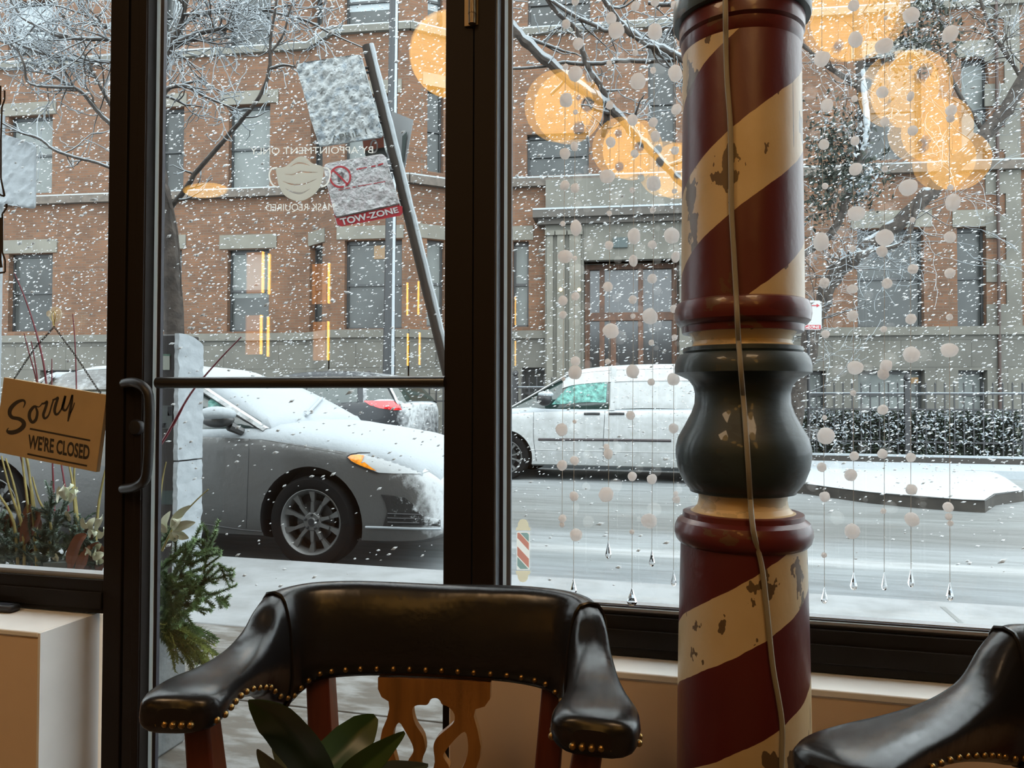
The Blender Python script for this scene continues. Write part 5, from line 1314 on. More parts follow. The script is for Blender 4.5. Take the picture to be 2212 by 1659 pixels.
# ---- white minivan across the street, facing left
YV2 = 11.4
vx = P(1092, 1010, YV2).x
van = empty('white_minivan', (vx, YV2+1.0, ZS), 'white minivan parked across the street, behind the cotton ball garlands', 'van')
st = [(.95, .34, .55, .62, .55), (.90, .28, .66, .74, .74), (.75, .24, .83, .90, .88), (.40, .22, .97, 1.03, .96), (0, .22, 1.02, 1.10, .98), (-.6, .22, 1.06, 1.12, .985), (-1.5, .22, 1.08, 1.12, .985), (-3.0, .22, 1.10, 1.12, .985), (-3.7, .24, 1.10, 1.12, .97), (-4.05, .3, 1.08, 1.10, .92), (-4.15, .4, 1.0, 1.05, .86)]
cb = [(.10, 1.06, 1.07, .86, .84), (-.35, 1.05, 1.30, .90, .80), (-.85, 1.06, 1.60, .92, .76), (-1.15, 1.07, 1.70, .925, .76), (-1.8, 1.08, 1.755, .93, .77), (-2.8, 1.09, 1.76, .93, .77), (-3.5, 1.09, 1.72, .92, .76), (-3.85, 1.09, 1.62, .90, .74), (-4.05, 1.08, 1.12, .88, .84)]
VP = dusted('white_van_paint', (.50, .51, .50), .4, 8, .4, 0, (0, -.4, .9), .5, 1.1)
vb, vc, Wv = vehicle(van, VP, st, cb, (0, -3.08), .35, (vx, YV2+1.0, ZS), -1, .41, (-3.75, -.85), [((.0, 1.08), (-1.0, 1.66), .03), ((-1.62, 1.07), (-1.62, 1.72), .05), ((-3.75, 1.09), (-3.7, 1.6), .09)], CARGLASS)
bv = bvh_of(vb, van); bc = bvh_of(vc, van)
o = px_patch('side_panel_window', [(1318, 884), (1322, 795), (1330, 793), (1500, 792), (1640, 800), (1680, 830), (1690, 883), (1500, 884)], bc, VP, van, .008, 12, 'white snow covered rear side window')
px_patch('front_side_window', [(1192, 874), (1206, 858), (1240, 824), (1262, 808), (1312, 801), (1311, 836), (1309, 870)], bc, GREENGLASS, van, .008, 5, 'greenish frosted front side window')
snowcap('roof_snow', vc, van, .45, .05, 3); snowcap('bonnet_snow', vb, van, .6, .03, 3)
px_line('door_gap', [(1153, 887), (1152, 930), (1154, 960), (1159, 996)], .004, bv, BLACKM, van, 0)
px_line('door_gap', [(1307, 880), (1305, 920), (1303, 960), (1303, 998)], .004, bv, BLACKM, van, 0)
px_line('door_gap', [(1480, 870), (1479, 900), (1478, 928)], .005, bv, BLACKM, van, 0)
px_line('side_moulding', [(1163, 949), (1220, 949.5), (1300, 950), (1380, 951), (1450, 952)], .020, bv, mat('plum_black_moulding', (.045, .03, .035), .5), van, .002)
px_line('body_crease', [(1150, 971), (1300, 975), (1470, 978)], .006, bv, WHITE_PAINT, van, .001)
px_line('window_line', [(1185, 877), (1300, 874), (1480, 871)], .008, bv, BLACKM, van, .004)
for x in (1279, 1332): px_line('door_handle', [(x-17, 895), (x, 894.5), (x+17, 895)], .018, bv, BLACKM, van, .02)
mp_ = P(1176, 862, YV2-.10); m = MB(); m.ball(mp_, 1, 10, (.12, .10, .105)); mi = m.build('wing_mirror', BLACKM, van); m = MB(); m.ball(mp_+V((.02, 0, .07)), 1, 10, (.12, .10, .05)); m.build('mirror_snow', SNOW, mi)
# ---- dark estate car behind the sedan
YB2 = 11.5
sx = P(868, 880, YB2).x
suv = empty('dark_crossover', (sx-3.3, YB2+.95, ZS), 'dark grey crossover across the street with a red tail lamp, behind the sedan', 'car')
st = [(.95, .34, .5, .58, .5), (.85, .26, .7, .78, .8), (.5, .24, .88, .95, .9), (0, .24, .95, 1.02, .93), (-1.5, .24, 1.09, 1.12, .94), (-2.8, .24, 1.17, 1.20, .94), (-3.3, .28, 1.20, 1.23, .92), (-3.6, .36, 1.17, 1.21, .84), (-3.70, .45, 1.08, 1.14, .74)]
cb = [(-.3, 1.02, 1.03, .82, .8), (-.9, 1.03, 1.42, .85, .7), (-1.4, 1.04, 1.64, .86, .66), (-2.2, 1.10, 1.70, .86, .66), (-2.9, 1.15, 1.66, .84, .64), (-3.3, 1.17, 1.57, .80, .62), (-3.52, 1.17, 1.38, .78, .62), (-3.66, 1.17, 1.20, .74, .68)]
DP2 = dusted('dark_paint_with_snow', (.05, .055, .062), .7, 9, .3, .3, (.75, -.1, .5), .85, 1.2)
lx = sx-3.68+.05
sb, scb, _W = vehicle(suv, DP2, st, cb, (0, -2.7), .35, (sx-3.68, YB2+.95, ZS), -1, .41, (-3.35, -1.3), [((-.4, 1.03), (-1.3, 1.5), .03), ((-1.9, 1.05), (-1.9, 1.56), .03), ((-2.95, 1.06), (-2.85, 1.6), .09), ((-3.6, 1.06), (-3.3, 1.5), .07)], CARGLASS)
bv = bvh_of(sb, suv)
px_patch('tail_lamp', [(782, 866), (800, 861), (830, 862), (850, 867), (864, 876), (868, 886), (850, 886), (820, 882), (800, 876)], bv, REDL, suv, .012, 4, 'red tail lamp')
snowcap('rear_snow', sb, suv, .8, .015, 4, cond=lambda c, n_: c.x > sx-.5); snowcap('roof_snow_line', scb, suv, .9, .012, 4)
# ================================================================ TREES
def tree(root, limbs, twigs, seed, mt=BARK, snow=True, tw=(3, .5), down=0, snowoff=.62, snowthick=1.0):
    rr = random.Random(seed); mb = MB(); sm = MB(); tm = MB(); ts = MB()
    def seg_(b, s, pts, rad, n=7):
        b.tube(pts, rad, n)
        if snow:
            up = [V(p)+V((0, -r*.25, max(r*snowoff, .0022))) for p, r in zip(pts, rad)]
            hz = []
            for i in range(len(pts)):
                t_ = V(pts[min(i+1, len(pts)-1)])-V(pts[max(i-1, 0)]); hz.append(math.sqrt(max(0, 1-(t_.z/(t_.length or 1))**2)))
            keep = [max(r*.78*snowthick*max(.4, h), .003) for r, h in zip(rad, hz)]
            s.tube(up, keep, 5)
    for L_ in limbs:                             # list of (px, py, width px, Y)
        pp = spline([tuple(P(x, y, Y)) + (w_/2*((P(x, y, Y)-CAM).dot(FW))/FPX,) for x, y, w_, Y in L_], 5)
        pts = [V(p[:3])+V((noise.noise(V((i*.7, seed, 0))), noise.noise(V((i*.7, seed, 5))), noise.noise(V((i*.7, seed, 9)))))*p[3]*.5 for i, p in enumerate(pp)]; rad = [max(p[3], .0025) for p in pp]
        seg_(mb, sm, pts, rad, 9)
        L_.append((pts, rad))
    def grow(p, d, ln, r, lev):
        pts = [p]; n_ = 6; dd = d.copy()
        for i in range(n_):
            dd = (dd + V((rr.gauss(0, .22), rr.gauss(0, .16), rr.gauss(0, .22)+.03-down))).normalized(); pts.append(pts[-1]+dd*ln/n_)
        rad = [max(.0016, r*(1-i/(n_+1.5))) for i in range(n_+1)]
        seg_(tm, ts, pts, rad, 4 if r < .006 else 5)
        if lev > 0:
            for k in range(rr.randint(2, tw[0])):
                i = rr.randint(1, n_-1); a = V((rr.gauss(0, 1), rr.gauss(0, .6), rr.gauss(0, 1))).normalized()
                grow(pts[i], (dd*.8+a*.9).normalized(), ln*rr.uniform(.45, .8), rad[i]*.7, lev-1)
    for (li, cnt, ln, lev) in twigs:
        pts, rad = limbs[li][-1]
        for _ in range(cnt):
            i = rr.randint(1, len(pts)-2); t = (pts[i+1]-pts[i-1]).normalized(); a = V((rr.gauss(0, 1), rr.gauss(0, .7), rr.gauss(0, 1))).normalized()
            d = (t*rr.uniform(.2, 1)+a*.9).normalized(); grow(pts[i], d, ln*rr.uniform(.6, 1.3), min(rad[i]*.5, .011), lev)
    mb.build('trunk_and_limbs', mt, root)
    tm.build('twigs', mt, root, smooth=False)
    if snow:
        sm.build('limb_snow', SNOW, root); ts.build('twig_snow', SNOW, root, smooth=False)
YT = 4.48
def L4(pts, Y): return [(x, y, w_, Y+(k[0] if k else 0)) for x, y, w_, *k in pts]
b0 = P(376, 900, YT)
t1 = empty('street_tree', (b0.x, b0.y, 0), 'bare snow covered street tree at the left, behind the snowy parking meter', 'tree')
limbs = [L4([(392, 1300, 46), (386, 1000, 44), (378, 740, 42), (370, 600, 40), (362, 490, 34), (350, 400, 30), (338, 330, 26), (322, 200, 22), (300, 60, 18), (280, -100, 14)], YT),
         L4([(340, 345, 16), (350, 180, 14), (364, 110, 13), (390, 50, 12), (410, -40, 10)], YT),
         L4([(350, 470, 12), (392, 420, 11), (430, 365, 10), (500, 285, 9), (560, 210, 8), (582, 150, 8), (584, 90, 6), (598, 0, 5)], YT),
         L4([(582, 150, 6), (612, 141, 5), (640, 145, 3)], YT), L4([(588, 110, 5), (612, 75, 5), (625, 25, 4), (640, -20, 3)], YT),
         L4([(310, 330, 12), (233, 263, 10), (202, 228, 10), (177, 200, 8), (142, 180, 7), (89, 147, 6), (58, 116, 5), (38, 104, 4), (0, 89, 3)], YT+.2),
         L4([(300, 150, 9), (235, 134, 7), (175, 132, 7), (132, 124, 7), (101, 119, 6), (53, 101, 6), (0, 73, 4)], YT+.1),
         L4([(300, 100, 8), (233, 86, 8), (177, 84, 8), (119, 76, 7), (84, 58, 6), (48, 38, 5), (23, 0, 4)], YT-.2),
         L4([(280, 380, 6), (210, 352, 6), (170, 342, 6), (137, 332, 6), (114, 322, 6), (84, 299, 6), (43, 286, 5), (5, 266, 4)], YT-.3),
         L4([(160, 190, 6), (66, 182, 5), (53, 142, 5), (38, 109, 4), (20, 90, 3)], YT),
         L4([(376, 95, 10), (430, 73, 9), (481, 61, 7), (494, 50, 5)], YT), L4([(385, 60, 8), (420, 38, 7), (456, 28, 6), (500, 24, 5), (560, 20, 4), (640, 10, 3)], YT+.1),
         L4([(345, 215, 9), (367, 190, 8), (405, 187, 7), (430, 203, 6), (481, 225, 4), (520, 240, 2)], YT-.1),
         L4([(350, 395, 10), (362, 415, 9), (372, 450, 6), (385, 520, 4), (392, 640, 3)], YT-.06),
         L4([(230, 60, 8), (190, 30, 7), (150, -20, 6)], YT), L4([(240, 230, 7), (150, 60, 6), (110, -10, 5)], YT+.3), L4([(560, 20, 5), (660, 45, 5), (720, 75, 4), (800, 110, 2)], YT+.1)]
tw = [(1, 16, .45, 2), (2, 6, .18, 1), (5, 18, .42, 2), (6, 18, .40, 2), (7, 18, .42, 2), (8, 9, .30, 1), (9, 8, .3, 1), (10, 14, .38, 2), (11, 18, .42, 2), (12, 10, .26, 2), (4, 8, .3, 1), (14, 12, .5, 2), (15, 12, .5, 2), (16, 8, .3, 2), (3, 4, .2, 1)]
tree(t1, limbs, tw, 11)
# right tree: heavy snowy limb coming in from the upper left
t2 = empty('street_tree', tuple(P(1020, 900, 4.5)*1.0), 'snow laden tree limb sloping down across the top of the right window', 'tree')
t2.location = V((P(1020, 900, 4.5).x, 4.5, 0)); PM[t2.name] = Matrix.Translation(t2.location)
YR = 4.5
limbs = [L4([(1020, 1000, 40), (1022, 500, 36), (1034, 200, 32), (1038, 60, 28), (1040, -60, 24), (1044, -220, 18), (1050, -420, 12)], YR),
         L4([(1038, 30, 20), (1056, 22, 20), (1082, 40, 19), (1108, 62, 19), (1160, 115, 19), (1240, 182, 19), (1300, 222, 18), (1330, 245, 17), (1380, 300, 16), (1420, 340, 16), (1475, 398, 14), (1560, 470, 8)], YR),
         L4([(1044, -180, 12), (1110, -110, 11), (1165, -30, 10), (1200, 24, 10), (1245, 65, 10), (1258, 110, 11), (1272, 150, 12), (1300, 190, 12), (1312, 232, 14), (1304, 290, 12), (1305, 275, 6)], YR+.02),
         L4([(1048, -300, 11), (1180, -180, 10), (1285, -30, 9), (1318, 20, 11), (1355, 66, 13), (1400, 96, 13), (1440, 112, 13), (1480, 132, 12), (1560, 160, 8)], YR-.03),
         L4([(1036, 150, 5), (1112, 149, 4), (1180, 144, 4), (1215, 136, 5), (1250, 139, 6), (1300, 138, 6), (1340, 133, 6), (1400, 134, 7), (1460, 131, 6)], YR+.03),
         L4([(1175, -10, 6), (1240, 35, 7), (1290, 58, 7), (1310, 68, 6), (1345, 60, 5), (1400, 80, 4)], YR), L4([(1400, 8, 6), (1440, 12, 7), (1500, 5, 6)], YR),
         L4([(1190, 205, 6), (1220, 170, 5), (1200, 130, 3)], YR)]
tree(t2, limbs, [(1, 8, .36, 1), (2, 6, .3, 2), (3, 10, .34, 2), (5, 8, .3, 2), (6, 6, .3, 2)], 23, snowoff=1.0, snowthick=1.35)
# dark tree at the far right with evergreen and snow
YD = 13.75
t3 = empty('large_dark_tree', (P(1700, 900, YD).x, YD, 0), 'large dark tree beyond the street at the upper right, forked limbs with snow', 'tree')
limbs = [L4([(1700, 1010, 44), (1720, 860, 40), (1760, 700, 36), (1800, 600, 34), (1860, 545, 34), (1920, 500, 32), (1985, 440, 32), (2050, 370, 34), (2120, 300, 34), (2170, 240, 30), (2212, 170, 28), (2260, 80, 24)], YD),
         L4([(1720, 560, 14), (1800, 500, 16), (1830, 420, 18), (1858, 340, 22), (1868, 290, 24), (1868, 240, 24), (1860, 190, 20), (1855, 120, 16), (1848, 40, 14), (1850, -40, 10)], YD),
         L4([(1862, 196, 12), (1830, 170, 12), (1795, 148, 11), (1765, 122, 10), (1735, 98, 9), (1690, 60, 8)], YD), L4([(1980, 440, 12), (1955, 520, 10), (1890, 540, 9), (1840, 552, 8), (1785, 582, 5)], YD-.3),
         L4([(2130, 290, 10), (2060, 180, 8), (2045, 80, 7), (2020, 20, 6), (2005, -40, 5)], YD+.1), L4([(2212, 175, 8), (2150, 80, 7), (2110, -20, 5)], YD)]
tree(t3, limbs, [(0, 30, 1.3, 2), (1, 22, 1.1, 2), (2, 8, .8, 2), (3, 14, .5, 1), (4, 18, 1.0, 2), (5, 14, 1.0, 2)], 31, down=.02, snowthick=.8)
m = MB(); q_ = [P(x, y, YD-.16) for x, y in ((1864, 150), (1867, 200), (1872, 250), (1872, 290), (1862, 325))]; m.tube(spline([tuple(v) for v in q_], 5), [max(.012, .03+.02*math.sin(PI*i/20)+.03*noise.noise(V((i*.8, 0, 0)))) for i in range(21)], 8); m.build('trunk_snow', SNOW, t3)
r2 = random.Random(8); m = MB(); ms_ = MB()
def blob(cx, cy, sx, sy, n_, s, b, up=0): 
    c = P(cx, cy, YD); U = (c-CAM).dot(FW)/FPX
    leafcloud(b, n_, lambda: c+V((r2.gauss(0, sx*U), r2.gauss(0, .35), r2.gauss(0, sy*U))), s, up, r2)
for a in ((1800, 330, 30, 45, 800), (1850, 390, 30, 30, 500), (1980, 60, 45, 55, 900), (1770, 430, 20, 40, 300)): blob(*a, .05, m)
for a in ((1850, 310, 14, 30, 160), (1862, 395, 18, 22, 220), (1850, 552, 30, 8, 160), (1800, 300, 25, 30, 60), (1985, 40, 35, 50, 160)): blob(*a, .05, ms_, 1)
tag(m.build('evergreen_foliage', mat('dark_evergreen', (.03, .042, .028), .7, var=.3), t3, smooth=False), kind='stuff')
tag(ms_.build('foliage_snow', SNOW, t3, smooth=False), kind='stuff')

# ================================================================ SIGNPOST (leaning) with two parking signs
YP = 4.1
def sgnpt(x, y, Y=YP): return P(x, y, Y)
sp_ = empty('leaning_signpost', tuple(V((sgnpt(1078, 1275).x, YP, 0))), 'leaning metal signpost with snow along its right side', 'signpost')
pl_ = [(793, 100), (955, 760), (1078, 1262)]
a, b_, c_ = sgnpt(*pl_[0]), sgnpt(*pl_[1]), sgnpt(*pl_[2]); 
dirp = (b_-a).normalized(); bot = a+dirp*((a.z+.02)/-dirp.z)
U4 = (a-CAM).dot(FW)/FPX
m = MB(); m.tube([a, bot], 11.5*U4*.95, 16); m.build('post', mat('dark_galvanised_post', (.06, .048, .04), .8, spec=.2), sp_)
m = MB(); pts = []; rad = []
for i in range(60):
    u = i/59; q = a.lerp(bot, u)+V((10.5*U4, -.006, 0.006)); q += V((noise.noise(V((i*.6, 0, 0)))*.004, 0, 0)); pts.append(q); rad.append(6.2*U4*(1+.25*noise.noise(V((i*.8, 3, 0)))))
m.tube(pts, rad, 8); m.build('post_snow', SNOW, sp_)
for py in ((150, 160), (258, 270), (362, 375), (440, 455)):
    for y in py:
        u = (y-100)/660; q = a.lerp(b_, u); m = MB(); m.tube([q+V((-19*U4, -.02, -.002)), q+V((-6*U4, -.02, 0))], .008, 8); m.ball(q+V((-19*U4, -.022, 0)), .0105, 8); m.build('bracket_bolt', BLACKM, sp_)
def signplate(name, corners, Y, lab, facemat, snowmat, th=.003, snow=True):
    cs = [sgnpt(x, y, Y) for x, y in corners]; org = sum(cs, V((0, 0, 0)))/4
    t = empty(name, tuple(org), lab, 'sign')
    # rounded corners
    loop = []
    for i in range(4):
        p, q0, q1 = corners[i], corners[i-1], corners[(i+1) % 4]
        for s in (0, .33, .66, 1):
            d0 = (q0[0]-p[0], q0[1]-p[1]); d1 = (q1[0]-p[0], q1[1]-p[1]); l0 = math.hypot(*d0); l1 = math.hypot(*d1); r = 9
            A = (p[0]+d0[0]/l0*r, p[1]+d0[1]/l0*r); Bq = (p[0]+d1[0]/l1*r, p[1]+d1[1]/l1*r)
            loop.append(((1-s)**2*A[0]+2*s*(1-s)*p[0]+s*s*Bq[0], (1-s)**2*A[1]+2*s*(1-s)*p[1]+s*s*Bq[1]))
    m = plate(loop, [], lambda x, y: sgnpt(x, y, Y), (0, th, 0)); m.build('plate', facemat, t, smooth=False)
    return t, loop
def snowcrust(t, loop, Y, mt, step=3.0, th=.014, holes=None, name='snow_crust', amp=1, seed=0, cover=0.0):
    vs, fs = fill2d(loop, step); U = (sgnpt(loop[0][0], loop[0][1], Y)-CAM).dot(FW)/FPX
    k = len(loop); m = MB(); pts = []
    for i, v in enumerate(vs):
        q = sgnpt(v.x, v.y, Y); h = th*(.55+.9*noise.noise(V((v.x*.09+seed, v.y*.055+v.x*.03, 0)))*amp+.4*noise.noise(V((v.x*.3, v.y*.25, seed)))) if i >= k else .001
        pts.append(q-V((0, max(.0003, h), 0)))
    ff = []
    for f in fs:
        c = sum((V((vs[i].x, vs[i].y)) for i in f), V((0, 0)))/len(f)
        if holes and holes(c.x, c.y): continue
        ff.append(tuple(f))
    m.add(pts, ff); return m.build(name, mt, t)
BLUEG = mat('sign_blue_grey', (.20, .27, .32), .5); 
t, lp = signplate('parking_sign', [(640, 139), (780, 117), (829, 297), (690, 318)], YP-.03, 'large upper sign on the leaning post, crusted over with snow', mat('sign_faded_white', (.50, .53, .54), .5), SNOW)
CR1 = mat('thin_snow_crust', (.74, .79, .80), .85, bump=.8, bscale=35, col2=(.46, .54, .60), vscale=22, stretch=(1, 1, 1))
n, N, L, B = nodes(CR1)
for nd in N:
    if nd.type == 'VALTORGB': nd.color_ramp.elements[0].position = .36; nd.color_ramp.elements[1].position = .50
snowcrust(t, lp, YP-.032, CR1, 3.2, .018, seed=2)
m = MB(); text_quad('APRIL 1', (714, 294), (790, 277), (793, 290), (718, 307), lambda x, y: sgnpt(x, y, YP-.048), m); 
m.build('faint_lettering', mat('faint_lettering_grey', (.12, .13, .12), .6), t, smooth=False)
t, lp = signplate('tow_zone_sign', [(699, 354), (829, 331), (872, 464), (727, 490)], YP-.03, 'white and red TOW ZONE sign crusted with snow on the leaning post', mat('sign_white', (.72, .70, .69), .5), SNOW)
tow = lambda x, y: sgnpt(x, y, YP-.0325)
SRED = mat('sign_red', (.58, .035, .05), .45)
m = MB()
def pol(pts, f=tow): vs, fs = fill2d(pts); m.add([f(v.x, v.y) for v in vs], [tuple(q) for q in fs])
pol([(725, 472), (860, 443), (869, 446), (870, 460), (864, 466), (738, 489), (729, 485)]); m.build('red_band', SRED, t, smooth=False)
m = MB(); ribbon([(702, 362, 3), (712, 420, 3), (725, 470, 3)], tow, m); ribbon([(704, 360, 2), (760, 349, 2), (826, 336, 2)], tow, m); ribbon([(832, 345, 3), (848, 395, 3), (862, 445, 3)], tow, m)
cx_, cy_ = 735, 382
ribbon([(cx_+22*math.cos(x_)*1.0, cy_+22*math.sin(x_), 4) for x_ in [2*PI*k/14 for k in range(15)]], lambda x, y: sgnpt(x, y, YP-.043), m)
ribbon([(720, 368, 4), (735, 382, 4), (750, 398, 4)], lambda x, y: sgnpt(x, y, YP-.043), m)
ribbon([(770, 366, 3), (795, 361, 2), (812, 358, 3), (828, 353, 3)], lambda x, y: sgnpt(x, y, YP-.041), m); ribbon([(722, 412, 1.5), (770, 403, 1.5), (832, 392, 1.5)], lambda x, y: sgnpt(x, y, YP-.041), m)
m.build('red_markings', SRED, t, smooth=False)
m = MB(); text_quad('TOW-ZONE', (733, 472), (858, 447), (862, 459), (738, 487), lambda x, y: sgnpt(x, y, YP-.036), m, bold=.03); m.build('white_lettering', mat('letter_white', (.8, .8, .8), .5), t, smooth=False)
m = MB(); text_quad('P', (728, 372), (742, 370), (744, 392), (730, 394), lambda x, y: sgnpt(x, y, YP-.0425), m, bold=.02); m.build('dark_marks', mat('mark_grey', (.15, .12, .13), .6), t, smooth=False)
lp2 = [(702, 356), (826, 334), (833, 338), (864, 440), (727, 469), (722, 462), (700, 366)]
CR2 = mat('thin_snow_crust_pink', (.80, .82, .83), .85, bump=.9, bscale=38, col2=(.70, .66, .68), vscale=25)
snowcrust(t, lp2, YP-.0335, CR2, 3.2, .010, seed=7)
# the sign behind, angled
m = MB(); q = [sgnpt(858, 240, YP+.10), sgnpt(893, 258, YP+.02), sgnpt(879, 345, YP+.02), sgnpt(868, 445, YP+.10)]
t = empty('back_sign', tuple(q[1]), 'grey back of an angled sign at the right of the leaning post', 'sign')
m.hexa([sgnpt(846, 240, YP+.12), sgnpt(893, 259, YP+.03), sgnpt(868, 400, YP+.03), sgnpt(866, 470, YP+.06)], (0, .004, 0)); o = m.build('plate', mat('grey_sign_back', (.47, .49, .50), .5, .2), t, smooth=False)
m = MB(); m.hexa([sgnpt(869, 294, YP+.05), sgnpt(879, 284, YP+.03), sgnpt(872, 350, YP+.03), sgnpt(866, 352, YP+.05)], (0, .002, 0)); m.build('bracket_plate', mat('dark_green_plate', (.06, .09, .08), .6), t, smooth=False)
t = empty('hidden_route_sign', tuple(sgnpt(808, 305, YP+.03)), 'orange and black sign with a white 0 between the two snowy signs', 'sign')
m = MB(); m.hexa([sgnpt(693, 316, YP+.03), sgnpt(826, 278, YP+.03), sgnpt(840, 345, YP+.03), sgnpt(712, 352, YP+.03)], (0, .003, 0)); 
m = MB(); pol([(783, 303), (828, 292), (830, 318), (786, 326)], lambda x, y: sgnpt(x, y, YP+.028)); m.build('orange_field', mat('faded_orange', (.75, .25, .17), .5), t, smooth=False)
m = MB(); pol([(786, 326), (830, 318), (838, 340), (792, 344)], lambda x, y: sgnpt(x, y, YP+.028)); m.build('black_field', mat('black_field', (.05, .06, .055), .5), t, smooth=False)
m = MB(); pol([(818, 215), (828, 226), (834, 292), (820, 260)], lambda x, y: sgnpt(x, y, YP+.030)); m.build('orange_field', mat('faded_orange_2', (.75, .30, .22), .5), t, smooth=False)
m = MB(); ribbon([(808+7*math.cos(x_), 316+13*math.sin(x_), 3.2) for x_ in [2*PI*k/14 for k in range(15)]], lambda x, y: sgnpt(x, y, YP+.026), m); m.build('numeral', mat('numeral_white', (.8, .8, .8), .5), t, smooth=False)
# ---- snowy sign and pole at the far left
t = empty('left_signpost', tuple(V((sgnpt(4, 900, 4.3).x, 4.3, 0))), 'white snow crusted signpost at the far left edge', 'signpost')
a, b2 = sgnpt(3, 250, 4.3), sgnpt(3, 900, 4.3); m = MB(); m.tube([V((a.x, 4.3, a.z)), V((a.x-.02, 4.3, 0))], .024, 14); m.build('post', mat('dark_galvanised_post_left', (.10, .09, .08), .5, .3), t)
m = MB(); pts = [V((a.x+.012, 4.29, a.z+(0-a.z)*i/30)) for i in range(31)]; m.tube(pts, [.022*(1+.15*noise.noise(V((i*.9, 0, 0)))) for i in range(31)], 8); m.build('post_snow', SNOW, t)
t, lp = signplate('snowed_over_sign', [(-62, 268), (79, 312), (77, 452), (-66, 430)], 4.26, 'blank sign completely covered with snow at the left edge', mat('sign_white_left', (.6, .62, .62), .5), SNOW)
snowcrust(t, lp, 4.257, SNOW, 5, .022, seed=4, amp=.4)
# ---- parking pay station with snow on its right face
KY = 4.0
xl, xm = P(312, 860, KY).x, P(388, 860, KY).x
zt_ = P(370, 722, KY).z; DK = P(437, 860, 1).x; DK = xm/DK-KY            # side face ends where px 437 meets x = xm
kt = empty('parking_pay_station', ((xl+xm)/2, KY+DK/2, 0), 'dark parking pay station with a thick slab of snow on its right face', 'parking meter')
KM = mat('dark_brown_metal_box', (.028, .022, .02), .45, .2)
m = MB(); m.box((xl, KY, .0), (xm-.025, KY+DK, zt_)); m.build('cabinet', KM, kt, bevel=.01)
def ksnow(z0, z1, top):
    rows = []; n_ = 40
    for i in range(n_+1):
        u = i/n_; row = []
        for k in range(13):
            a_ = k/12; z = z0+(z1-z0-(.06*a_**2.5 if top else 0))*u; y = KY-.012+(DK+.02)*a_
            row.append(V((xm+.010*noise.noise(V((z*16, a_*5, 1)))+.004*noise.noise(V((z*60, a_*20, 1))), y+(.007*noise.noise(V((z*30, 0, k*.1)))), z)))
        rows.append(row)
    m.grid(rows); back = [[V((xm-.03, v.y, v.z)) for v in r] for r in rows]; m.grid([r[::-1] for r in back])
    m.grid([[r[-1] for r in rows], [r[-1] for r in back]]); m.grid([[r[0] for r in back], [r[0] for r in rows]]); m.grid([rows[-1], back[-1]]); m.grid([back[0], rows[0]])
zj = P(412, 994, KY+.1).z
m = MB(); ksnow(zj+.006, zt_+.004, True); m.build('snow_slab', SNOW, kt); m = MB(); ksnow(0.0, zj-.004, False); m.build('snow_slab', SNOW, kt)
kf = lambda x, y: P(x, y, KY-.004)
def kpatch(nm, x0, y0, x1, y1, mt, th=.004):
    m = MB(); m.hexa([kf(x0, y0), kf(x1, y0), kf(x1, y1), kf(x0, y1)], (0, th, 0)); return m.build(nm, mt, kt, smooth=False)
kpatch('price_sticker', 344, 766, 366, 799, mat('pale_sticker', (.42, .46, .40), .5)); kpatch('sticker_band', 344, 765, 367, 769, mat('green_band', (.12, .25, .18), .5), .0045)
kpatch('card_reader', 344, 876, 372, 926, mat('steel_reader', (.16, .18, .18), .35, .5)); kpatch('coin_slot', 349, 914, 360, 924, BLACKM, .006); kpatch('reader_window', 362, 878, 371, 898, BLACKM, .006)
kpatch('lower_panel', 344, 1060, 384, 1090, mat('dark_teal_panel', (.03, .06, .06), .4))
# ---- lamp post across the street and small sign
t = empty('street_lamp_post', tuple(V((P(842, 900, 14.2).x, 14.2, 0))), 'dark street lamp post with a snow streak, across the street', 'lamp post')
a, b2 = P(852, -120, 14.2), P(838, 700, 14.2); m = MB(); xx = (P(846, 400, 14.2).x)
m.tube([V((xx-.04, 14.2, 0)), V((xx-.03, 14.2, 2.5)), V((xx+.0, 14.2, 6)), V((xx+.05, 14.2, 11))], [.14, .115, .10, .085], 14); m.build('post', mat('black_green_post', (.03, .035, .04), .5), t)
m = MB(); m.tube([V((xx-.04+.10, 14.14, .1)), V((xx+.075, 14.14, 2.5)), V((xx+.09, 14.14, 6)), V((xx+.125, 14.14, 11))], [.035, .032, .028, .025], 8); m.build('snow_streak', SNOW, t)
YZ = 12.6
t = empty('far_tow_sign', tuple(V((P(1752, 700, YZ).x, YZ, 0))), 'small white sign with a red arrow and red band, right of the barber pole', 'sign')
zf = lambda x, y: P(x, y, YZ)
m = plate([(1728, 649), (1770, 649), (1775, 653), (1775, 709), (1771, 713), (1728, 712)], [], zf, (0, .006, 0)); m.build('plate', mat('far_sign_white', (.70, .71, .71), .5), t, smooth=False)
zf = lambda x, y: P(x, y, YZ-.004); m = MB(); pol([(1730, 702), (1773, 702), (1773, 711), (1730, 711)], zf); ribbon([(1733, 660, 2), (1750, 660, 2), (1764, 660, 2)], zf, m); pol([(1764, 656), (1771, 660), (1764, 664)], zf); m.build('red_markings', SRED, t, smooth=False)
m = MB(); zf = lambda x, y: P(x, y, YZ-.006); text_quad('ZONE', (1744, 703.5), (1770, 703.5), (1770, 710), (1744, 710), zf, m, bold=.02); m.build('lettering', mat('far_letter_white', (.8, .8, .8), .5), t, smooth=False)
m = MB(); q = P(1746, 700, YZ+.03); m.tube([V((q.x, YZ+.03, 0)), V((q.x, YZ+.03, P(1746, 645, YZ).z))], .025, 8); m.build('post', BLACKM, t)

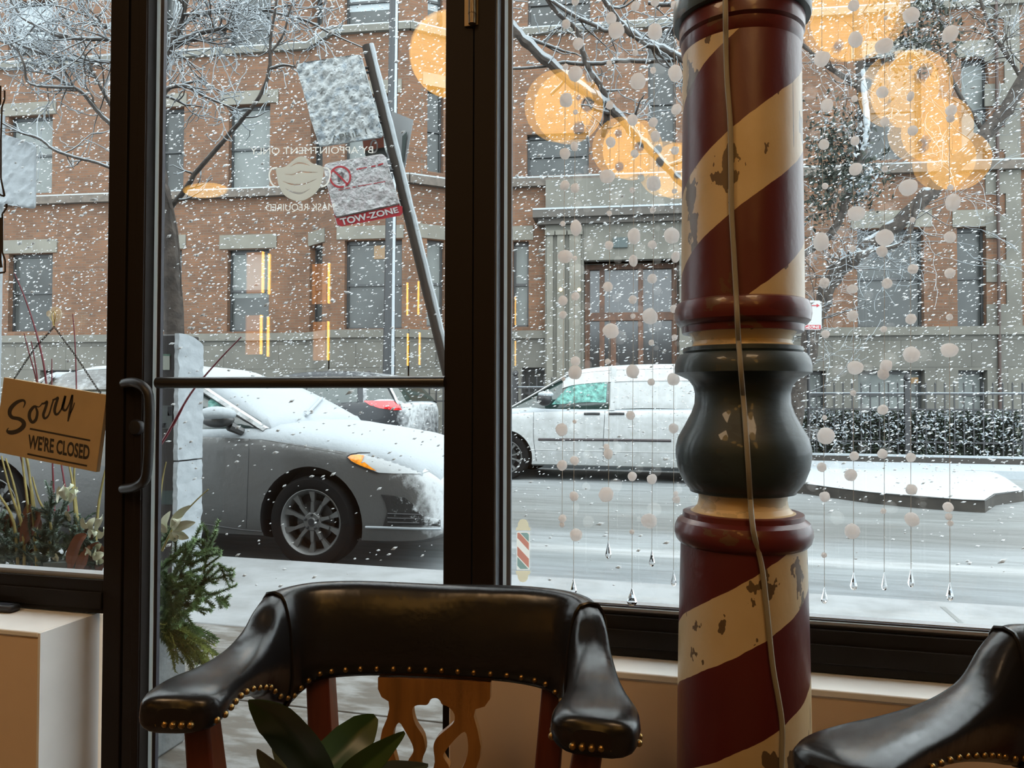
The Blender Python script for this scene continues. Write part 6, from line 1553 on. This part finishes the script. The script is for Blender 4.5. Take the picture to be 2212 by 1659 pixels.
# ================================================================ PLANTERS
rp_ = random.Random(21)
def planter(x0, x1, y0, y1, h, lab):
    t = empty('winter_planter', ((x0+x1)/2, (y0+y1)/2, 0), lab, 'planter')
    m = MB(); m.box((x0, y0, -.008), (x1, y1, h)); m.build('planter_box', PLANTER, t, bevel=.008)
    return t
def sprig(b, p, d, ln, nl, ml, rr=rp_, droop=.0, wd=.0022, stem=None):
    pts = [V(p)]; dd = V(d).normalized(); n_ = 12
    for i in range(n_): dd = (dd+V((rr.gauss(0, .05), rr.gauss(0, .05), rr.gauss(0, .05)-droop))).normalized(); pts.append(pts[-1]+dd*ln/n_)
    (stem or b).tube(pts, [.003*(1-.6*i/n_) for i in range(n_+1)], 4)
    for i in range(nl):
        u = (i+.5)/nl*n_; k = min(int(u), n_-1); q = pts[k].lerp(pts[k+1], u-k); t_ = (pts[k+1]-pts[k]).normalized()
        s = t_.orthogonal().normalized(); s = Matrix.Rotation(rr.uniform(0, 2*PI), 3, t_) @ s
        dn = (t_*.55+s).normalized(); l_ = ml*rr.uniform(.7, 1.1)*(1-.35*i/nl); w_ = dn.cross(t_).normalized()*wd
        b.add([q-w_, q+w_, q+dn*l_], [(0, 1, 2)])
def branchy(b, p, d, ln, m_ln=.022, side=6, droop=.02):
    pts = [V(p)]; dd = V(d).normalized(); n_ = 8
    for i in range(n_): dd = (dd+V((rp_.gauss(0, .05), rp_.gauss(0, .03), rp_.gauss(0, .05)-droop))).normalized(); pts.append(pts[-1]+dd*ln/n_)
    sprig(b, p, d, ln, int(ln*1700), m_ln, droop=droop)
    for k in range(side):
        i = 1+int(k/side*(n_-2)); sd = V((rp_.gauss(0, 1), rp_.gauss(0, .5), rp_.gauss(0, 1))); q = pts[i]
        sprig(b, q, ((pts[i+1]-q).normalized()+sd.normalized()*.9), ln*rp_.uniform(.25, .5), int(ln*700), m_ln*.9, droop=droop)
# planter under the left window (outside)
x1p = P(228, 1200, 2.05).x
pA = planter(P(-420, 1200, 2.2).x, P(366, 1500, 2.1).x-.0, 1.86, 2.18, P(100, 1246, 2.1).z, 'long grey planter outside the left window filled with twigs, leaves and evergreens')
zP = P(100, 1246, 2.1).z
def T(name, pts, r, mt, parent=pA):
    m = MB(); pts3 = spline([tuple(P(x, y, Y)) for x, y, Y in pts], 4); n_ = len(pts3); m.tube(pts3, [r*(1-.55*i/(n_-1)) for i in range(n_)], 6); return m.build(name, mt, parent)
# yellow dogwood stems
for k, pts in enumerate([[(52, 1250), (50, 1150), (22, 1060), (3, 985)], [(80, 1250), (78, 1130), (62, 1020), (52, 975)], [(60, 1250), (45, 1120), (28, 1040), (12, 990)], [(58, 1250), (62, 1120), (50, 1010), (45, 960)], [(40, 1250), (30, 1130), (-5, 1065), (-20, 1050)],
                         [(172, 1210), (162, 1100), (156, 1040), (148, 1000)], [(176, 1200), (164, 1090), (160, 1030), (163, 990)], [(205, 1200), (212, 1100), (222, 1040), (229, 1010)], [(82, 1250), (70, 1090), (60, 1000), (48, 950)], [(94, 1250), (110, 1140), (84, 1080), (70, 1030)]]):
    Y = 2.0+.02*(k % 4); T('yellow_stem', [(x, y, Y) for x, y in pts], .0052, YTWIG)
for k, pts in enumerate([[(60, 1100), (48, 1000), (34, 960)], [(118, 1130), (115, 1040), (113, 990), (108, 830)], [(150, 1120), (140, 1050), (132, 1000), (125, 960)], [(103, 960), (100, 830), (84, 740), (56, 650), (31, 590)], [(90, 940), (82, 830), (72, 760), (67, 737)], [(92, 940), (80, 830), (62, 760), (52, 720)], [(164, 960), (165, 840), (162, 740), (157, 678)], [(112, 930), (112, 830), (112, 775)]]):
    Y = 2.08; T('red_twig', [(x, y, Y) for x, y in pts], .0038 if k < 4 else .0028, RTWIG)
T('red_twig', [(330, 985, 2.1), (360, 940, 2.1), (385, 895, 2.1), (412, 850, 2.1), (440, 815, 2.1), (480, 770, 2.1), (521, 728, 2.1)], .0045, RTWIG)
T('red_twig', [(372, 922, 2.1), (382, 905, 2.1), (395, 880, 2.1), (388, 893, 2.1)], .0035, RTWIG)
def wl(name, pts, wd, mt, Y=2.0, parent=pA, fold=.3):
    return leaf(name, [P(x, y, Y+dy) for x, y, dy in pts], wd, mt, parent, fold)
for pts, wd in (([(46, 1180, 0), (70, 1130, 0), (85, 1100, .01)], [.004, .028, .03, .004]), ([(30, 1170, .03), (15, 1130, .03), (-10, 1115, .03)], [.005, .035, .004]), ([(60, 1250, .04), (66, 1190, .05), (72, 1130, .06), (62, 1090, .06)], [.02, .05, .05, .01]),
                ([(150, 1240, -.03), (158, 1200, -.03), (172, 1165, -.03), (187, 1155, -.02)], [.006, .022, .018, .003]), ([(165, 1242, -.03), (180, 1210, -.03), (194, 1180, -.02)], [.008, .02, .003]), ([(180, 1250, .02), (205, 1210, .02), (228, 1185, .02)], [.02, .05, .03]),
                ([(200, 1250, .05), (190, 1180, .05), (160, 1130, .06)], [.03, .05, .02]), ([(100, 1120, .03), (96, 1110, .03), (88, 1098, .03)], [.003, .015, .003])):
    wl('magnolia_leaf', pts, wd, MAGN)
for pts in ([(125, 1085), (130, 1065), (128, 1050)], [(133, 1075), (145, 1055), (160, 1048)], [(138, 1075), (152, 1070), (168, 1052)], [(140, 1080), (135, 1060), (140, 1045)], [(150, 1085), (158, 1068), (170, 1060)], [(190, 1140), (182, 1130), (180, 1118)], [(200, 1150), (196, 1132), (205, 1118)], [(205, 1145), (215, 1125), (222, 1112)], [(210, 1160), (222, 1150), (229, 1140)], [(196, 1200), (190, 1192), (184, 1184)], [(205, 1200), (210, 1185), (220, 1175)], [(200, 1205), (212, 1200), (226, 1195)], [(190, 1150), (200, 1152), (212, 1150)], [(208, 1215), (215, 1210), (226, 1212)], [(150, 1125), (148, 1112), (146, 1104)], [(120, 1215), (122, 1205), (118, 1198)]):
    wl('pale_leaf', [(x, y, rp_.uniform(-.04, .03)) for x, y in pts], [.003, .013, .011, .001], EUCA, 1.98)
m = MB()
for (x, y, dx, dz, ln) in tuple((rp_.uniform(-20, 225), rp_.uniform(1190, 1248), rp_.uniform(-.5, .5), 1, rp_.uniform(.07, .15)) for _ in range(16)) + ((10, 1235, -.2, .8, .13), (30, 1240, .1, .9, .15), (0, 1245, .3, .7, .12), (95, 1240, -.1, 1, .2), (110, 1230, .3, 1, .2), (100, 1180, .1, 1, .17), (120, 1150, .4, 1, .15), (85, 1230, -.4, .9, .14), (130, 1210, .5, .7, .14), (150, 1190, .2, 1, .12), (60, 1245, -.3, .7, .12), (108, 1130, .1, 1, .12), (20, 1215, -.5, .6, .1)):
    branchy(m, P(x, y, 2.02), V((dx, -.1, dz)), ln, .016, 7, 0)
m.build('blue_spruce_sprigs', FIRB, pA, smooth=False)
m = MB(); m.hexa([P(93, 1216, 1.96), P(141, 1216, 1.96), P(141, 1252, 1.96), P(93, 1252, 1.96)], (0, .05, 0)); m.build('nursery_pot', mat('grey_green_pot', (.16, .20, .19), .5), pA)
# fir branches spilling past the door edge
m = MB()
Yf = 2.02
for (x0, y0, x1_, y1_, ln_s) in ((335, 1330, 445, 1140, 8), (335, 1340, 480, 1250, 8), (340, 1330, 500, 1260, 5), (470, 1215, 503, 1265, 3), (335, 1290, 460, 1190, 7), (330, 1250, 400, 1150, 6), (335, 1300, 490, 1210, 5), (340, 1350, 430, 1300, 6), (330, 1200, 370, 1130, 5), (440, 1240, 455, 1125, 4), (335, 1370, 410, 1350, 5), (330, 1310, 420, 1250, 6), (470, 1290, 490, 1308, 2)):
    a, b2 = P(x0, y0, Yf+rp_.uniform(-.04, .05)), P(x1_, y1_, Yf+rp_.uniform(-.06, .04)); branchy(m, a, b2-a, (b2-a).length, .021, ln_s, .0)
o = m.build('fir_branches', FIR, pA, smooth=False); o['label'] = 'green fir branches spilling past the door edge'
m = MB()
for k in range(26):
    x1_ = rp_.uniform(350, 478); y1_ = 1490-abs(x1_-400)*1.0+rp_.uniform(-40, 5)
    a = P(335+rp_.uniform(0, 30), 1350+rp_.uniform(-10, 20), Yf+rp_.uniform(-.05, .03)); b2 = P(x1_, y1_, Yf+rp_.uniform(-.08, .0)); sprig(m, a, (b2-a)+V((.06, 0, .05)), (b2-a).length*1.0, 110, .024, droop=.055, wd=.0028)
m.build('cedar_sprays', FIRY, pA, smooth=False)
m = MB()
for k in range(24):
    x1_ = rp_.uniform(370, 474); a = P(345+rp_.uniform(0, 20), 1345+rp_.uniform(-10, 25), Yf+.03); b2 = P(x1_, 1470-abs(x1_-420)*1.3+rp_.uniform(-60, 0), Yf+.02); sprig(m, a, (b2-a)+V((.08, 0, .06)), (b2-a).length, 120, .022, droop=.05, wd=.003)
m.build('cedar_sprays', FIR, pA, smooth=False)
for pts in ([(360, 1150), (355, 1130), (368, 1104)], [(370, 1140), (385, 1115), (410, 1092)], [(375, 1145), (395, 1135), (422, 1128)], [(372, 1148), (390, 1155), (408, 1162)], [(368, 1150), (378, 1160), (386, 1158)], [(358, 1150), (350, 1140), (340, 1138)], [(372, 1142), (380, 1128), (392, 1118)]):
    wl('pale_leaf', [(x, y, rp_.uniform(-.02, .02)) for x, y in pts], [.003, .014, .012, .001], EUCA, 1.96)
T('yellow_stem', [(340, 1200, 2.0), (346, 1080, 2.0), (352, 1030, 2.0), (359, 998, 2.0)], .004, YTWIG); T('yellow_stem', [(350, 1190, 2.0), (380, 1130, 2.0), (420, 1085, 2.0), (450, 1057, 2.0)], .0035, YTWIG)

# ================================================================ FALLING SNOW
rs = random.Random(99); m = MB()
N_FL = 34000
for i in range(N_FL):
    dep = 2.6+11.5*rs.random()**.62
    px, py = rs.uniform(-150, 2400), rs.uniform(-120, 1270)
    q = PD(px, py, dep)
    if q.y < 2.35 or q.z < .02 or q.y > 15: continue
    if py > 1020 and rs.random() < .45: continue
    s = rs.choice((.003, .004, .005, .0065, .0075))*(.75+dep*.075)*rs.uniform(.7, 1.2)
    u = V((1, rs.uniform(-.3, .3), .42+rs.uniform(-.3, .3))).normalized(); v_ = u.orthogonal().normalized(); w_ = u.cross(v_); st_ = rs.uniform(1.4, 2.7)
    m.add([q+u*s*st_, q-u*s*st_, q+v_*s, q-v_*s, q+w_*s, q-w_*s], [(0, 2, 4), (0, 4, 3), (0, 3, 5), (0, 5, 2), (1, 4, 2), (1, 3, 4), (1, 5, 3), (1, 2, 5)])
tag(m.build('falling_snowflakes', mat('snowflake', (.92, .94, .95), .9), smooth=True, sharp=180), 'snowflakes falling over the whole street', 'snow', kind='stuff')

# ================================================================ tone of the outdoor materials
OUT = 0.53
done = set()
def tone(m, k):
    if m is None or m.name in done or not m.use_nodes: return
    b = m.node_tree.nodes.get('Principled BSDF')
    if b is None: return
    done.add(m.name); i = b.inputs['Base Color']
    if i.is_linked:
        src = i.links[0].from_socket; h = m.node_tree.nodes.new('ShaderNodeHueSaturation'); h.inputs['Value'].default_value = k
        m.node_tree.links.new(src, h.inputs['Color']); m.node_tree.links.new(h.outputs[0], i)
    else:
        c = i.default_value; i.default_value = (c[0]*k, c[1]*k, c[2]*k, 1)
keep = {x.name for x in (FIR, FIRY, FIRB, EUCA, YTWIG, RTWIG, MAGN, BLACKM, GREENGLASS, AMBERL, REDL, IRON)}
def top_of(o):
    while o.parent: o = o.parent
    return o
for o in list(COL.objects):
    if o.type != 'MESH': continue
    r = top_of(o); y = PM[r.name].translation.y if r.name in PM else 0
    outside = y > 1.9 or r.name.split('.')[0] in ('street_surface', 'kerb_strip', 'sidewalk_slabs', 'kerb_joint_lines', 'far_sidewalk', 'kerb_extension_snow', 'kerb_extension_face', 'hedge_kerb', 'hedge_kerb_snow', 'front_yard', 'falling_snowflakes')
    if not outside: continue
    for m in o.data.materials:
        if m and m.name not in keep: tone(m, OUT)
